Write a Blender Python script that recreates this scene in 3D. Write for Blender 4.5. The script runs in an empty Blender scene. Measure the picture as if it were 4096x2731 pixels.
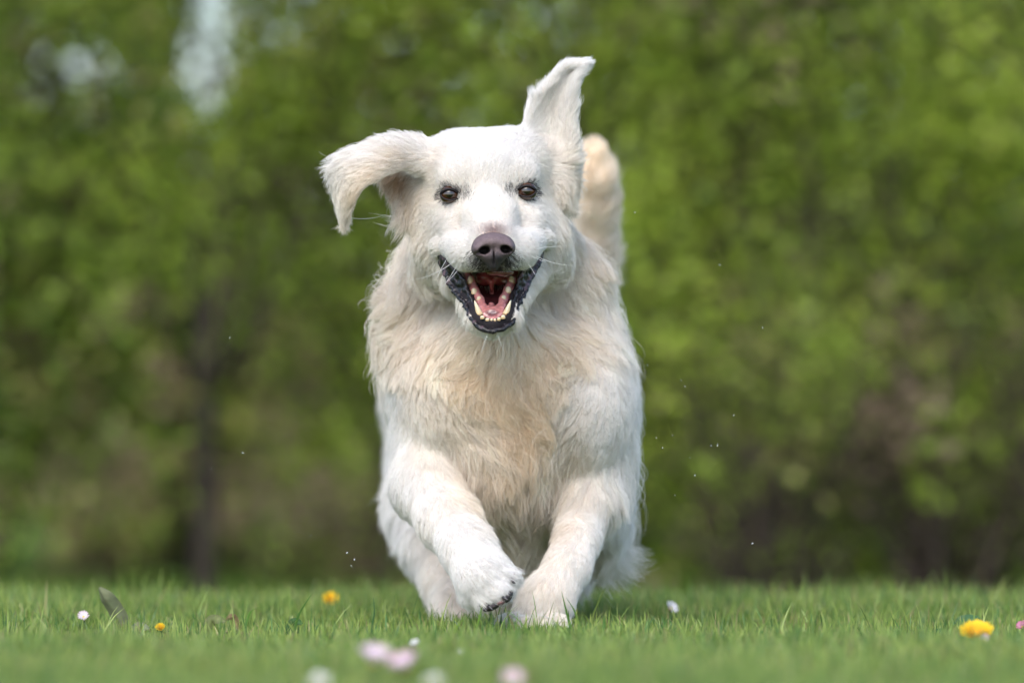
import bpy, math, random, time
import numpy as np
from mathutils import Vector, Matrix
from mathutils.kdtree import KDTree

SC = bpy.context.scene
T0 = time.time()
rng = np.random.default_rng(7)
random.seed(7)

# ------------------------------------------------------------------ camera
CAM_D, CAM_H, FPX = 5.7, 0.20, 22755.0
PITCH = math.atan(396.5 / FPX)
cd = bpy.data.cameras.new('camera')
cam = bpy.data.objects.new('camera', cd)
SC.collection.objects.link(cam)
cam.location = (0, -CAM_D, CAM_H)
cam.rotation_euler = (math.pi / 2 + PITCH, 0, 0)
cd.lens = 200.0
cd.sensor_width = 36.0
cd.clip_end = 3000
cd.clip_start = 0.05
cd.dof.use_dof = True
cd.dof.focus_distance = CAM_D + 0.06
cd.dof.aperture_fstop = 3.1
SC.camera = cam

# ------------------------------------------------------------------ world, sun, exposure
SUN_DIR = Vector((-0.20, -0.62, 0.75)).normalized()      # towards the sun
w = bpy.data.worlds.new('World')
SC.world = w
w.use_nodes = True
nt = w.node_tree
bg = nt.nodes['Background']
sky = nt.nodes.new('ShaderNodeTexSky')
sky.sky_type = 'NISHITA'
sky.sun_disc = False
sky.sun_elevation = math.asin(SUN_DIR.z)
sky.sun_rotation = math.atan2(SUN_DIR.x, SUN_DIR.y)
sky.air_density = 1.0
sky.dust_density = 2.0
sky.ozone_density = 1.0
nt.links.new(sky.outputs[0], bg.inputs[0])
bg.inputs[1].default_value = 0.15
sd = bpy.data.lights.new('sun', 'SUN')
sun = bpy.data.objects.new('sun', sd)
SC.collection.objects.link(sun)
sd.energy = 1.05
sd.angle = math.radians(40)
sd.color = (1.0, 0.94, 0.86)
sun.rotation_euler = SUN_DIR.to_track_quat('Z', 'Y').to_euler()
sun.location = (0, 0, 5)
SC.view_settings.view_transform = 'Standard'
SC.view_settings.look = 'None'
SC.view_settings.exposure = 1.30
SC.view_settings.gamma = 1
SC.cycles.use_denoising = True
SC.cycles.max_bounces = 10
SC.cycles.diffuse_bounces = 8
SC.cycles.transmission_bounces = 8
SC.cycles.transparent_max_bounces = 8
try:
    SC.cycles_curves.shape = 'RIBBONS'
except Exception:
    pass

# ------------------------------------------------------------------ helpers
CP, SP = math.cos(PITCH), math.sin(PITCH)


def W(px, py, y):
    """a direction measured in the photograph, taken out to the depth y -> a point in the place"""
    vx = (px - 2048.0) / FPX
    vy = -(py - 1365.5) / FPX
    dy = CP - vy * SP
    dz = SP + vy * CP
    t = (y + CAM_D) / dy
    return np.array([vx * t, y, CAM_H + dz * t])


def PX(P):
    """world points -> pixel coordinates (n,2) plus depth"""
    r = P - np.array([0, -CAM_D, CAM_H])
    f = r[:, 1] * CP + r[:, 2] * SP
    u = -r[:, 1] * SP + r[:, 2] * CP
    return np.stack([2048 + FPX * r[:, 0] / f, 1365.5 - FPX * u / f, P[:, 1]], 1)


def m2(px, y):
    return px * (y + CAM_D) / FPX


def ground_z(x, y):
    t = np.clip((np.asarray(y, float) - 0.7) / 3.4, 0, 1)
    s = t * t * (3 - 2 * t)
    b = 0.004 * np.sin(x * 7.1 + 1.3) * np.cos(y * 5.3) + 0.003 * np.sin(x * 15.7 + y * 9.1)
    return b - 0.14 * s


def link(o, parent=None):
    SC.collection.objects.link(o)
    if parent is not None:
        o.parent = parent
    return o


def tag(o, label=None, cat=None, group=None, kind=None):
    if label: o['label'] = label
    if cat: o['category'] = cat
    if group: o['group'] = group
    if kind: o['kind'] = kind
    return o


def empty(name, loc=(0, 0, 0)):
    o = bpy.data.objects.new(name, None)
    o.location = loc
    o.empty_display_size = 0.05
    return link(o)


def mesh_np(name, V, quads=None, tris=None, mat=None, parent=None, smooth=True, col=None):
    """mesh object from arrays; col = (n,3) linear colours per vertex"""
    me = bpy.data.meshes.new(name)
    V = np.asarray(V, np.float32)
    fl, ls, n = [], [], 0
    if quads is not None and len(quads):
        q = np.asarray(quads, np.int32)
        fl.append(q.ravel()); ls.append(np.arange(len(q), dtype=np.int32) * 4); n = q.size
    if tris is not None and len(tris):
        t = np.asarray(tris, np.int32)
        fl.append(t.ravel()); ls.append(n + np.arange(len(t), dtype=np.int32) * 3)
    fl = np.concatenate(fl); ls = np.concatenate(ls)
    me.vertices.add(len(V)); me.vertices.foreach_set('co', V.ravel())
    me.loops.add(len(fl)); me.loops.foreach_set('vertex_index', fl)
    me.polygons.add(len(ls)); me.polygons.foreach_set('loop_start', ls)
    if smooth:
        me.polygons.foreach_set('use_smooth', np.ones(len(ls), bool))
    if col is not None:
        a = me.attributes.new('col', 'FLOAT_COLOR', 'POINT')
        a.data.foreach_set('color', np.concatenate([col, np.ones((len(V), 1))], 1).astype(np.float32).ravel())
    me.update(calc_edges=True)
    if mat: me.materials.append(mat)
    o = bpy.data.objects.new(name, me)
    return link(o, parent)


class MB:
    """collects simple shapes for one mesh"""
    def __init__(s): s.v, s.q, s.t, s.c, s.n = [], [], [], [], 0
    def add(s, V, q=None, t=None, c=(0.5, 0.5, 0.5)):
        V = np.asarray(V, float)
        s.v.append(V)
        if q is not None and len(q): s.q.append(np.asarray(q) + s.n)
        if t is not None and len(t): s.t.append(np.asarray(t) + s.n)
        c = np.asarray(c, float)
        s.c.append(np.tile(c, (len(V), 1)) if c.ndim == 1 else c)
        s.n += len(V)
    def tube(s, pts, rad, c=(0.5, 0.5, 0.5), seg=8, cap=True, closed=False):
        pts = np.asarray(pts, float); n = len(pts)
        rad = np.broadcast_to(np.asarray(rad, float), (n,))
        if closed: T = np.roll(pts, -1, 0) - np.roll(pts, 1, 0)
        else: T = np.gradient(pts, axis=0)
        T /= np.linalg.norm(T, axis=1, keepdims=True) + 1e-12
        ref = np.array([0.31, 0.9, 0.2]); ref /= np.linalg.norm(ref)
        A = np.cross(T, ref); A /= np.linalg.norm(A, axis=1, keepdims=True) + 1e-12
        B = np.cross(T, A)
        th = np.linspace(0, 2 * np.pi, seg, endpoint=False)
        V = pts[:, None] + rad[:, None, None] * (A[:, None] * np.cos(th)[None, :, None] + B[:, None] * np.sin(th)[None, :, None])
        V = V.reshape(-1, 3)
        q = []
        for i in range(n if closed else n - 1):
            for k in range(seg):
                a = i * seg + k; b = i * seg + (k + 1) % seg
                c2 = ((i + 1) % n) * seg + (k + 1) % seg; d = ((i + 1) % n) * seg + k
                q.append((a, b, c2, d))
        t = []
        if cap and not closed:
            V = np.vstack([V, pts[:1], pts[-1:]])
            for k in range(seg):
                t.append((n * seg, (k + 1) % seg, k))
                t.append((n * seg + 1, (n - 1) * seg + k, (n - 1) * seg + (k + 1) % seg))
        s.add(V, q, t, c)
    def build(s, name, mat, parent=None, smooth=True):
        return mesh_np(name, np.vstack(s.v), np.vstack(s.q) if s.q else None,
                       np.vstack(s.t) if s.t else None, mat, parent, smooth, np.vstack(s.c))


# ------------------------------------------------------------------ materials
def new_mat(name):
    m = bpy.data.materials.new(name)
    m.use_nodes = True
    return m, m.node_tree.nodes, m.node_tree.links, m.node_tree.nodes['Principled BSDF']


def attr_mat(name, rough=0.5, spec=0.4, coat=0.0, sss=0.0, bump=None, noise_amt=0.0, noise_scale=200.0):
    m, N, L, P = new_mat(name)
    a = N.new('ShaderNodeAttribute'); a.attribute_name = 'col'
    out = a.outputs['Color']
    if noise_amt:
        nz = N.new('ShaderNodeTexNoise'); nz.inputs['Scale'].default_value = noise_scale
        nz.inputs['Detail'].default_value = 4
        tc = N.new('ShaderNodeTexCoord'); L.new(tc.outputs['Object'], nz.inputs['Vector'])
        mr = N.new('ShaderNodeMapRange'); mr.inputs['From Min'].default_value = 0.3; mr.inputs['From Max'].default_value = 0.7
        mr.inputs['To Min'].default_value = 1 - noise_amt; mr.inputs['To Max'].default_value = 1 + noise_amt
        L.new(nz.outputs['Fac'], mr.inputs['Value'])
        mx = N.new('ShaderNodeVectorMath'); mx.operation = 'SCALE'
        L.new(out, mx.inputs[0]); L.new(mr.outputs[0], mx.inputs['Scale']); out = mx.outputs[0]
    L.new(out, P.inputs['Base Color'])
    P.inputs['Roughness'].default_value = rough
    P.inputs['Specular IOR Level'].default_value = spec
    P.inputs['Coat Weight'].default_value = coat
    P.inputs['Coat Roughness'].default_value = 0.08
    if sss:
        P.inputs['Subsurface Weight'].default_value = sss
        P.inputs['Subsurface Radius'].default_value = (1.0, 0.4, 0.25)
        P.inputs['Subsurface Scale'].default_value = 0.003
    if bump:
        sc, st, dist = bump
        nz = N.new('ShaderNodeTexNoise'); nz.inputs['Scale'].default_value = sc; nz.inputs['Detail'].default_value = 3
        tc = N.new('ShaderNodeTexCoord'); L.new(tc.outputs['Object'], nz.inputs['Vector'])
        b = N.new('ShaderNodeBump'); b.inputs['Strength'].default_value = st; b.inputs['Distance'].default_value = dist
        L.new(nz.outputs['Fac'], b.inputs['Height']); L.new(b.outputs[0], P.inputs['Normal'])
    return m


def leafy_mat(name, trans=0.35, rough=0.5, gloss=0.06):
    m = bpy.data.materials.new(name); m.use_nodes = True
    N, L = m.node_tree.nodes, m.node_tree.links
    N.clear()
    o = N.new('ShaderNodeOutputMaterial')
    a = N.new('ShaderNodeAttribute'); a.attribute_name = 'col'
    d = N.new('ShaderNodeBsdfDiffuse'); t = N.new('ShaderNodeBsdfTranslucent'); g = N.new('ShaderNodeBsdfGlossy')
    g.inputs['Roughness'].default_value = rough
    L.new(a.outputs['Color'], d.inputs['Color']); L.new(a.outputs['Color'], t.inputs['Color'])
    m1 = N.new('ShaderNodeMixShader'); m1.inputs[0].default_value = trans
    L.new(d.outputs[0], m1.inputs[1]); L.new(t.outputs[0], m1.inputs[2])
    m2_ = N.new('ShaderNodeMixShader'); m2_.inputs[0].default_value = gloss
    L.new(m1.outputs[0], m2_.inputs[1]); L.new(g.outputs[0], m2_.inputs[2])
    L.new(m2_.outputs[0], o.inputs['Surface'])
    return m


M_SKIN = attr_mat('dog_skin', 0.8, 0.2)
M_FUR = leafy_mat('dog_fur', 0.40, 0.45, 0.05)
M_LID = attr_mat('eyelid_skin', 0.6, 0.3)
M_WET = attr_mat('wet_black_lip', 0.36, 0.35, 0.05, bump=(600, 0.5, 0.0012), noise_amt=0.5, noise_scale=260)
M_NOSE = attr_mat('nose_leather', 0.52, 0.35, 0.0, bump=(900, 0.9, 0.0008), noise_amt=0.2, noise_scale=400)
M_GUM = attr_mat('wet_gum', 0.25, 0.5, 0.4, sss=0.3, bump=(350, 0.3, 0.001), noise_amt=0.25, noise_scale=200)
M_TOOTH = attr_mat('tooth_enamel', 0.25, 0.5, 0.3, sss=0.15)
M_CLAW = attr_mat('claw_horn', 0.35, 0.5)
M_GRASS = leafy_mat('grass_blade', 0.40, 0.4, 0.03)
M_LEAF = leafy_mat('shrub_leaf', 0.45, 0.5, 0.02)
M_PETAL = leafy_mat('petal', 0.35, 0.6, 0.02)
M_BARK = attr_mat('bark', 0.9, 0.2, noise_amt=0.4, noise_scale=30)

# ------------------------------------------------------------------ implicit modelling
class Grid:
    def __init__(s, lo, hi, h):
        s.lo = np.array(lo, float); s.h = h
        s.n = np.ceil((np.array(hi) - s.lo) / h).astype(int) + 1
        s.F = np.full(s.n, 0.2, np.float32)
        s.ax = [s.lo[i] + h * np.arange(s.n[i]) for i in range(3)]
    def box(s, lo, hi):
        i0 = np.clip(np.floor((np.array(lo) - s.lo) / s.h).astype(int), 0, s.n - 1)
        i1 = np.clip(np.ceil((np.array(hi) - s.lo) / s.h).astype(int) + 1, 1, s.n)
        sl = tuple(slice(a, b) for a, b in zip(i0, i1))
        X = s.ax[0][sl[0]][:, None, None]; Y = s.ax[1][sl[1]][None, :, None]; Z = s.ax[2][sl[2]][None, None, :]
        return sl, X, Y, Z
    def comb(s, sl, d, k, op):
        F = s.F[sl]; d = d.astype(np.float32)
        if op == 'sub':
            h = np.clip(0.5 - 0.5 * (F + d) / k, 0, 1)
            s.F[sl] = F * (1 - h) - d * h + k * h * (1 - h)
        else:
            h = np.clip(0.5 + 0.5 * (F - d) / k, 0, 1)
            s.F[sl] = F * (1 - h) + d * h - k * h * (1 - h)
    def ell(s, c, r, k=0.01, op='add', rot=0.0):
        """rot = turn about the y axis (degrees, clockwise in the picture)"""
        c = np.asarray(c, float); r = np.asarray(r, float)
        m = max(r) + k + 0.012
        rr = r + k + 0.012 if not rot else np.full(3, m)
        sl, X, Y, Z = s.box(c - rr, c + rr)
        X = X - c[0]; Y = Y - c[1]; Z = Z - c[2]
        if rot:
            a = math.radians(rot); X, Z = X * math.cos(a) - Z * math.sin(a), X * math.sin(a) + Z * math.cos(a)
        k0 = np.sqrt((X / r[0]) ** 2 + (Y / r[1]) ** 2 + (Z / r[2]) ** 2)
        k1 = np.sqrt((X / r[0] ** 2) ** 2 + (Y / r[1] ** 2) ** 2 + (Z / r[2] ** 2) ** 2)
        s.comb(sl, k0 * (k0 - 1) / (k1 + 1e-9), k, op)
    def cone(s, a, b, ra, rb, k=0.01, op='add'):
        a = np.asarray(a, float); b = np.asarray(b, float)
        m = max(ra, rb) + k + 0.012
        sl, X, Y, Z = s.box(np.minimum(a, b) - m, np.maximum(a, b) + m)
        ab = b - a; L2 = ab @ ab + 1e-12
        X = X - a[0]; Y = Y - a[1]; Z = Z - a[2]
        t = np.clip((X * ab[0] + Y * ab[1] + Z * ab[2]) / L2, 0, 1)
        d = np.sqrt((X - t * ab[0]) ** 2 + (Y - t * ab[1]) ** 2 + (Z - t * ab[2]) ** 2) - (ra + (rb - ra) * t)
        s.comb(sl, d, k, op)
    def pts(s, P, r, k=0.004, op='add'):
        """many small balls (a bent sheet or ridge) as one primitive"""
        P = np.asarray(P, float); r = np.broadcast_to(np.asarray(r, float), (len(P),))
        m = r.max() + k + 0.008
        sl, X, Y, Z = s.box(P.min(0) - m, P.max(0) + m)
        shp = np.broadcast(X, Y, Z).shape
        d = np.full(shp, 1.0, np.float32)
        i0 = [sl[i].start for i in range(3)]
        for p, rr in zip(P, r):
            mm = rr + k + 0.008
            j0 = np.clip(np.floor((p - mm - s.lo) / s.h).astype(int) - i0, 0, None)
            j1 = np.minimum(np.ceil((p + mm - s.lo) / s.h).astype(int) + 1 - i0, shp)
            if (j1 <= j0).any(): continue
            q = tuple(slice(a, b) for a, b in zip(j0, j1))
            dd = np.sqrt((X[q[0]] - p[0]) ** 2 + (Y[:, q[1]] - p[1]) ** 2 + (Z[:, :, q[2]] - p[2]) ** 2) - rr
            np.minimum(d[q], dd.astype(np.float32), out=d[q])
        s.comb(sl, d, k, op)
    def mesh(s):
        """surface nets"""
        F = s.F; n = F.shape
        S = F < 0
        c = np.zeros([m - 1 for m in n], np.int8)
        for i in (0, 1):
            for j in (0, 1):
                for k in (0, 1):
                    c += S[i:n[0] - 1 + i, j:n[1] - 1 + j, k:n[2] - 1 + k]
        act = (c > 0) & (c < 8)
        I = np.argwhere(act)
        idx = np.full(act.shape, -1, np.int32); idx[act] = np.arange(len(I))
        acc = np.zeros((len(I), 3)); cnt = np.zeros(len(I))
        corner = [(i, j, k) for i in (0, 1) for j in (0, 1) for k in (0, 1)]
        val = {q: F[I[:, 0] + q[0], I[:, 1] + q[1], I[:, 2] + q[2]].astype(float) for q in corner}
        for q in corner:
            for a in range(3):
                if q[a] == 0:
                    p = list(q); p[a] = 1; p = tuple(p)
                    f0, f1 = val[q], val[p]
                    cr = (f0 < 0) != (f1 < 0)
                    t = np.where(cr, f0 / np.where(cr, f0 - f1, 1), 0)
                    e = np.tile(np.array(q, float), (len(I), 1)); e[:, a] += t
                    acc[cr] += e[cr]; cnt[cr] += 1
        V = s.lo + s.h * (I + acc / cnt[:, None])
        Q = []
        for a in range(3):
            b, c2 = (a + 1) % 3, (a + 2) % 3
            sl0 = [slice(1, n[i] - 1) for i in range(3)]; sl0[a] = slice(0, n[a] - 1)
            sl1 = list(sl0); sl1[a] = slice(1, n[a])
            s0, s1 = S[tuple(sl0)], S[tuple(sl1)]
            E = np.argwhere(s0 != s1)
            off = np.array([1, 1, 1]); off[a] = 0
            E = E + off
            flip = s0[tuple((E - off).T)]
            def g(db, dc):
                X = E.copy(); X[:, b] -= db; X[:, c2] -= dc
                return idx[X[:, 0], X[:, 1], X[:, 2]]
            q = np.stack([g(0, 0), g(1, 0), g(1, 1), g(0, 1)], 1)
            q[~flip] = q[~flip][:, ::-1]
            Q.append(q)
        return V, np.vstack(Q)
    def val(s, P):
        g = (P - s.lo) / s.h
        i = np.clip(np.floor(g).astype(int), 0, s.n - 2)
        f = np.clip(g - i, 0, 1)
        r = 0
        for a in (0, 1):
            for b in (0, 1):
                for c in (0, 1):
                    w_ = (f[:, 0] if a else 1 - f[:, 0]) * (f[:, 1] if b else 1 - f[:, 1]) * (f[:, 2] if c else 1 - f[:, 2])
                    r = r + w_ * s.F[i[:, 0] + a, i[:, 1] + b, i[:, 2] + c]
        return r
    def grad(s, P):
        g = (P - s.lo) / s.h
        i = np.clip(np.floor(g).astype(int), 1, s.n - 3)
        f = g - i
        def samp(o):
            r = 0
            for a in (0, 1):
                for b in (0, 1):
                    for c in (0, 1):
                        w_ = (f[:, 0] if a else 1 - f[:, 0]) * (f[:, 1] if b else 1 - f[:, 1]) * (f[:, 2] if c else 1 - f[:, 2])
                        r = r + w_ * s.F[i[:, 0] + a + o[0], i[:, 1] + b + o[1], i[:, 2] + c + o[2]]
            return r
        G = np.stack([samp((1, 0, 0)) - samp((-1, 0, 0)), samp((0, 1, 0)) - samp((0, -1, 0)), samp((0, 0, 1)) - samp((0, 0, -1))], 1)
        return G / (np.linalg.norm(G, axis=1, keepdims=True) + 1e-9)


def E_(G, px, py, y, rx, ry, rz, k=0.012, op='add', rot=0.0):
    G.ell(W(px, py, y), (m2(rx, y), ry, m2(rz, y)), k, op, rot)


def B_(G, px, py, y, r, k=0.012, op='add'):
    G.ell(W(px, py, y), (m2(r, y),) * 3, k, op)


def C_(G, pts, k=0.012, op='add'):
    for a, b in zip(pts[:-1], pts[1:]):
        G.cone(W(*a[:3]), W(*b[:3]), m2(a[3], a[2]), m2(b[3], b[2]), k, op)


def resample(P, n):
    P = np.asarray(P, float)
    d = np.r_[0, np.cumsum(np.linalg.norm(np.diff(P[:, :2], axis=0), axis=1))]
    t = np.linspace(0, d[-1], n)
    # smooth (Catmull-like) by cubic on cumulative length through numpy: two rounds of corner rounding
    R = np.stack([np.interp(t, d, P[:, i]) for i in range(P.shape[1])], 1)
    for _ in range(3):
        R[1:-1] = 0.25 * R[:-2] + 0.5 * R[1:-1] + 0.25 * R[2:]
    return R


def sheet(A, B, nu, nv, bow=0.0):
    """points between two edge lines (px,py,y); bow = depth bulge in m (towards the viewer if negative)"""
    A = resample(A, nu); B = resample(B, nu)
    out = []
    for v in np.linspace(0, 1, nv):
        R = A * (1 - v) + B * v
        R[:, 2] += bow * 4 * v * (1 - v)
        out.append(np.array([W(*r) for r in R]))
    return np.vstack(out)

# ==================================================================== THE DOG
dog = empty('dog', (0.0, 0.35, 0.0))
tag(dog, 'cream white long-haired retriever running towards the viewer with open mouth and flying ears', 'dog')
dog_off = np.array(dog.location)


def child_np(name, V, q, t, mat, col=None, parent=dog, smooth=True):
    o = mesh_np(name, np.asarray(V) - dog_off, q, t, mat, parent, smooth, col)
    return o


def child_mb(mb, name, mat, parent=dog, smooth=True):
    return child_np(name, np.vstack(mb.v), np.vstack(mb.q) if mb.q else None,
                    np.vstack(mb.t) if mb.t else None, mat, np.vstack(mb.c), parent, smooth)


G = Grid((-0.235, -0.03, -0.03), (0.235, 0.98, 0.60), 0.0026)
# trunk
E_(G, 1990, 1480, .50, 380, .26, 370, .03)
E_(G, 1900, 1600, .74, 360, .15, 330, .03)
E_(G, 2010, 1900, .46, 230, .22, 190, .04)
# neck and ruff
C_(G, [(1960, 860, .235, 250), (1965, 1100, .29, 340), (1990, 1330, .33, 372)], .03)
B_(G, 1685, 1230, .255, 120, .03); B_(G, 1655, 1370, .27, 110, .03)
B_(G, 2300, 1130, .26, 120, .03); B_(G, 2320, 1330, .27, 120, .03); B_(G, 2200, 960, .22, 80, .03)
E_(G, 2000, 1500, .30, 372, .13, 300, .03)
C_(G, [(1965, 1310, .165, 100), (1975, 1450, .20, 170), (1985, 1600, .225, 190)], .04)
# shoulders
E_(G, 1755, 1640, .28, 160, .11, 300, .05)
E_(G, 2360, 1650, .28, 175, .11, 320, .05)
E_(G, 2035, 1610, .275, 415, .11, 230, .05)
# brisket
E_(G, 2020, 1800, .26, 240, .10, 270, .03)
E_(G, 2040, 2090, .36, 190, .12, 150, .03)
E_(G, 2410, 2010, .34, 85, .08, 175, .025)
# front leg on the picture's left: lifted, wrist bent
C_(G, [(1715, 1820, .235, 150), (1702, 1945, .20, 122), (1788, 2080, .135, 98), (1865, 2190, .085, 90), (1930, 2295, .060, 103)], .02)
E_(G, 1940, 2320, .056, 112, .030, 88, .015, rot=40)
for px, py, y, r in ((1880, 2374, .054, 41), (1938, 2394, .040, 43), (1990, 2362, .034, 43), (2024, 2306, .044, 38)):
    B_(G, px, py, y, r, .007)
# front leg on the picture's right: planted
C_(G, [(2390, 1830, .26, 145), (2362, 2000, .225, 96), (2310, 2160, .18, 70), (2272, 2270, .15, 72), (2190, 2400, .13, 90), (2145, 2470, .125, 94)], .02)
for px, py, y, r in ((2040, 2495, .098, 46), (2095, 2512, .076, 52), (2165, 2515, .076, 52), (2230, 2500, .098, 46)):
    B_(G, px, py, y, r, .006)
# hind leg on the picture's left
C_(G, [(1750, 1800, .72, 190), (1715, 2040, .58, 150), (1755, 2190, .50, 125), (1815, 2330, .45, 108), (1830, 2440, .38, 90), (1830, 2490, .34, 74)], .02)
for px, py, y in ((1780, 2503, .32), (1815, 2508, .31), (1855, 2506, .32)):
    B_(G, px, py, y, 34, .006)
# hind leg on the picture's right, crossing behind the planted front leg
C_(G, [(2260, 1850, .70, 190), (2300, 2080, .58, 140), (2220, 2260, .50, 95), (2080, 2400, .42, 74), (1985, 2475, .36, 66)], .02)
for px, py, y in ((1935, 2500, .335), (1970, 2510, .325), (2008, 2508, .335)):
    B_(G, px, py, y, 34, .006)
# tail
C_(G, [(2200, 1450, .86, 90), (2340, 1150, .82, 80), (2376, 960, .775, 74), (2385, 800, .735, 74), (2382, 700, .71, 68), (2376, 620, .70, 52)], .012)
# lower jaw, then the mouth hollow
C_(G, [(1968, 1292, .046, 40), (1965, 1240, .085, 70), (1962, 1180, .15, 120)], .012)
C_(G, [(1968, 1295, .042, 36), (1918, 1272, .048, 36), (1876, 1190, .075, 34), (1832, 1110, .105, 40), (1800, 1050, .135, 50)], .010)
C_(G, [(1968, 1295, .042, 36), (2024, 1268, .048, 36), (2064, 1180, .075, 34), (2106, 1095, .105, 40), (2140, 1035, .135, 50)], .010)
E_(G, 1968, 1232, .034, 52, .022, 42, .004, 'sub')
E_(G, 1967, 1180, .045, 74, .040, 62, .004, 'sub')
E_(G, 1967, 1110, .070, 105, .055, 80, .004, 'sub')
# skull and muzzle
E_(G, 1945, 715, .160, 258, .082, 196, .012)
B_(G, 1800, 650, .155, 88, .03); B_(G, 2088, 634, .155, 93, .03)
E_(G, 1947, 850, .150, 282, .064, 165, .015)
B_(G, 1757, 1045, .165, 98, .03); B_(G, 2178, 1025, .165, 98, .03)
B_(G, 1675, 760, .155, 50, .02); B_(G, 2225, 740, .155, 50, .02)
B_(G, 1835, 915, .103, 76, .02); B_(G, 2100, 900, .103, 76, .02)
B_(G, 1825, 712, .104, 58, .012); B_(G, 2085, 700, .104, 58, .012)
B_(G, 1770, 970, .135, 90, .02); B_(G, 2155, 950, .135, 90, .02)
C_(G, [(1952, 770, .108, 92), (1962, 880, .070, 92), (1972, 965, .036, 86)], .014)
C_(G, [(1922, 1025, .036, 58), (1868, 1008, .056, 60), (1812, 985, .082, 48)], .014)
B_(G, 1768, 985, .100, 38, .006)
C_(G, [(2028, 1021, .036, 58), (2082, 1000, .056, 60), (2132, 970, .082, 48)], .014)
B_(G, 2170, 955, .100, 38, .006)
# eye openings
E_(G, 1799, 780, .082, 37, .016, 22, .003, 'sub', rot=6)
E_(G, 2107, 767, .082, 37, .016, 22, .003, 'sub', rot=-6)
# the ear flung out to the side: a folded leather sheet
earL_top = [(1790, 590, .145), (1680, 555, .135), (1610, 550, .125), (1540, 552, .120), (1450, 592, .115), (1365, 612, .120), (1335, 660, .125), (1342, 760, .125), (1360, 850, .125), (1373, 895, .125)]
earL_bot = [(1720, 700, .125), (1620, 660, .115), (1545, 690, .100), (1490, 715, .092), (1450, 740, .090), (1425, 775, .092), (1400, 820, .100), (1388, 860, .112), (1378, 890, .125)]
SL = sheet(earL_top, earL_bot, 46, 14, -0.010)
G.pts(SL, 0.0028, .006)
SL2 = sheet([(1690, 640, .145), (1600, 650, .158), (1525, 695, .158)], [(1655, 870, .150), (1605, 855, .150), (1590, 800, .155)], 24, 18, 0.0)
G.pts(SL2, 0.003, .006)
# the ear flung up
earR_a = [(2105, 560, .150), (2112, 480, .150), (2135, 410, .150), (2185, 355, .150), (2225, 300, .150), (2262, 262, .150), (2335, 254, .145)]
earR_b = [(2290, 640, .150), (2290, 560, .150), (2290, 480, .150), (2290, 400, .148), (2300, 345, .146), (2315, 300, .146), (2340, 258, .145)]
SR = sheet(earR_a, earR_b, 46, 16, 0.010)
G.pts(SR, 0.0042, .008)
SR2 = sheet([(2180, 600, .150), (2215, 690, .145), (2240, 780, .145)], [(2285, 610, .165), (2298, 710, .16), (2280, 810, .16)], 20, 12, -0.004)
G.pts(SR2, 0.0045, .012)
print('sdf', round(time.time() - T0, 1))
BV, BQ = G.mesh()
print('body', len(BV), round(time.time() - T0, 1))

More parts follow.
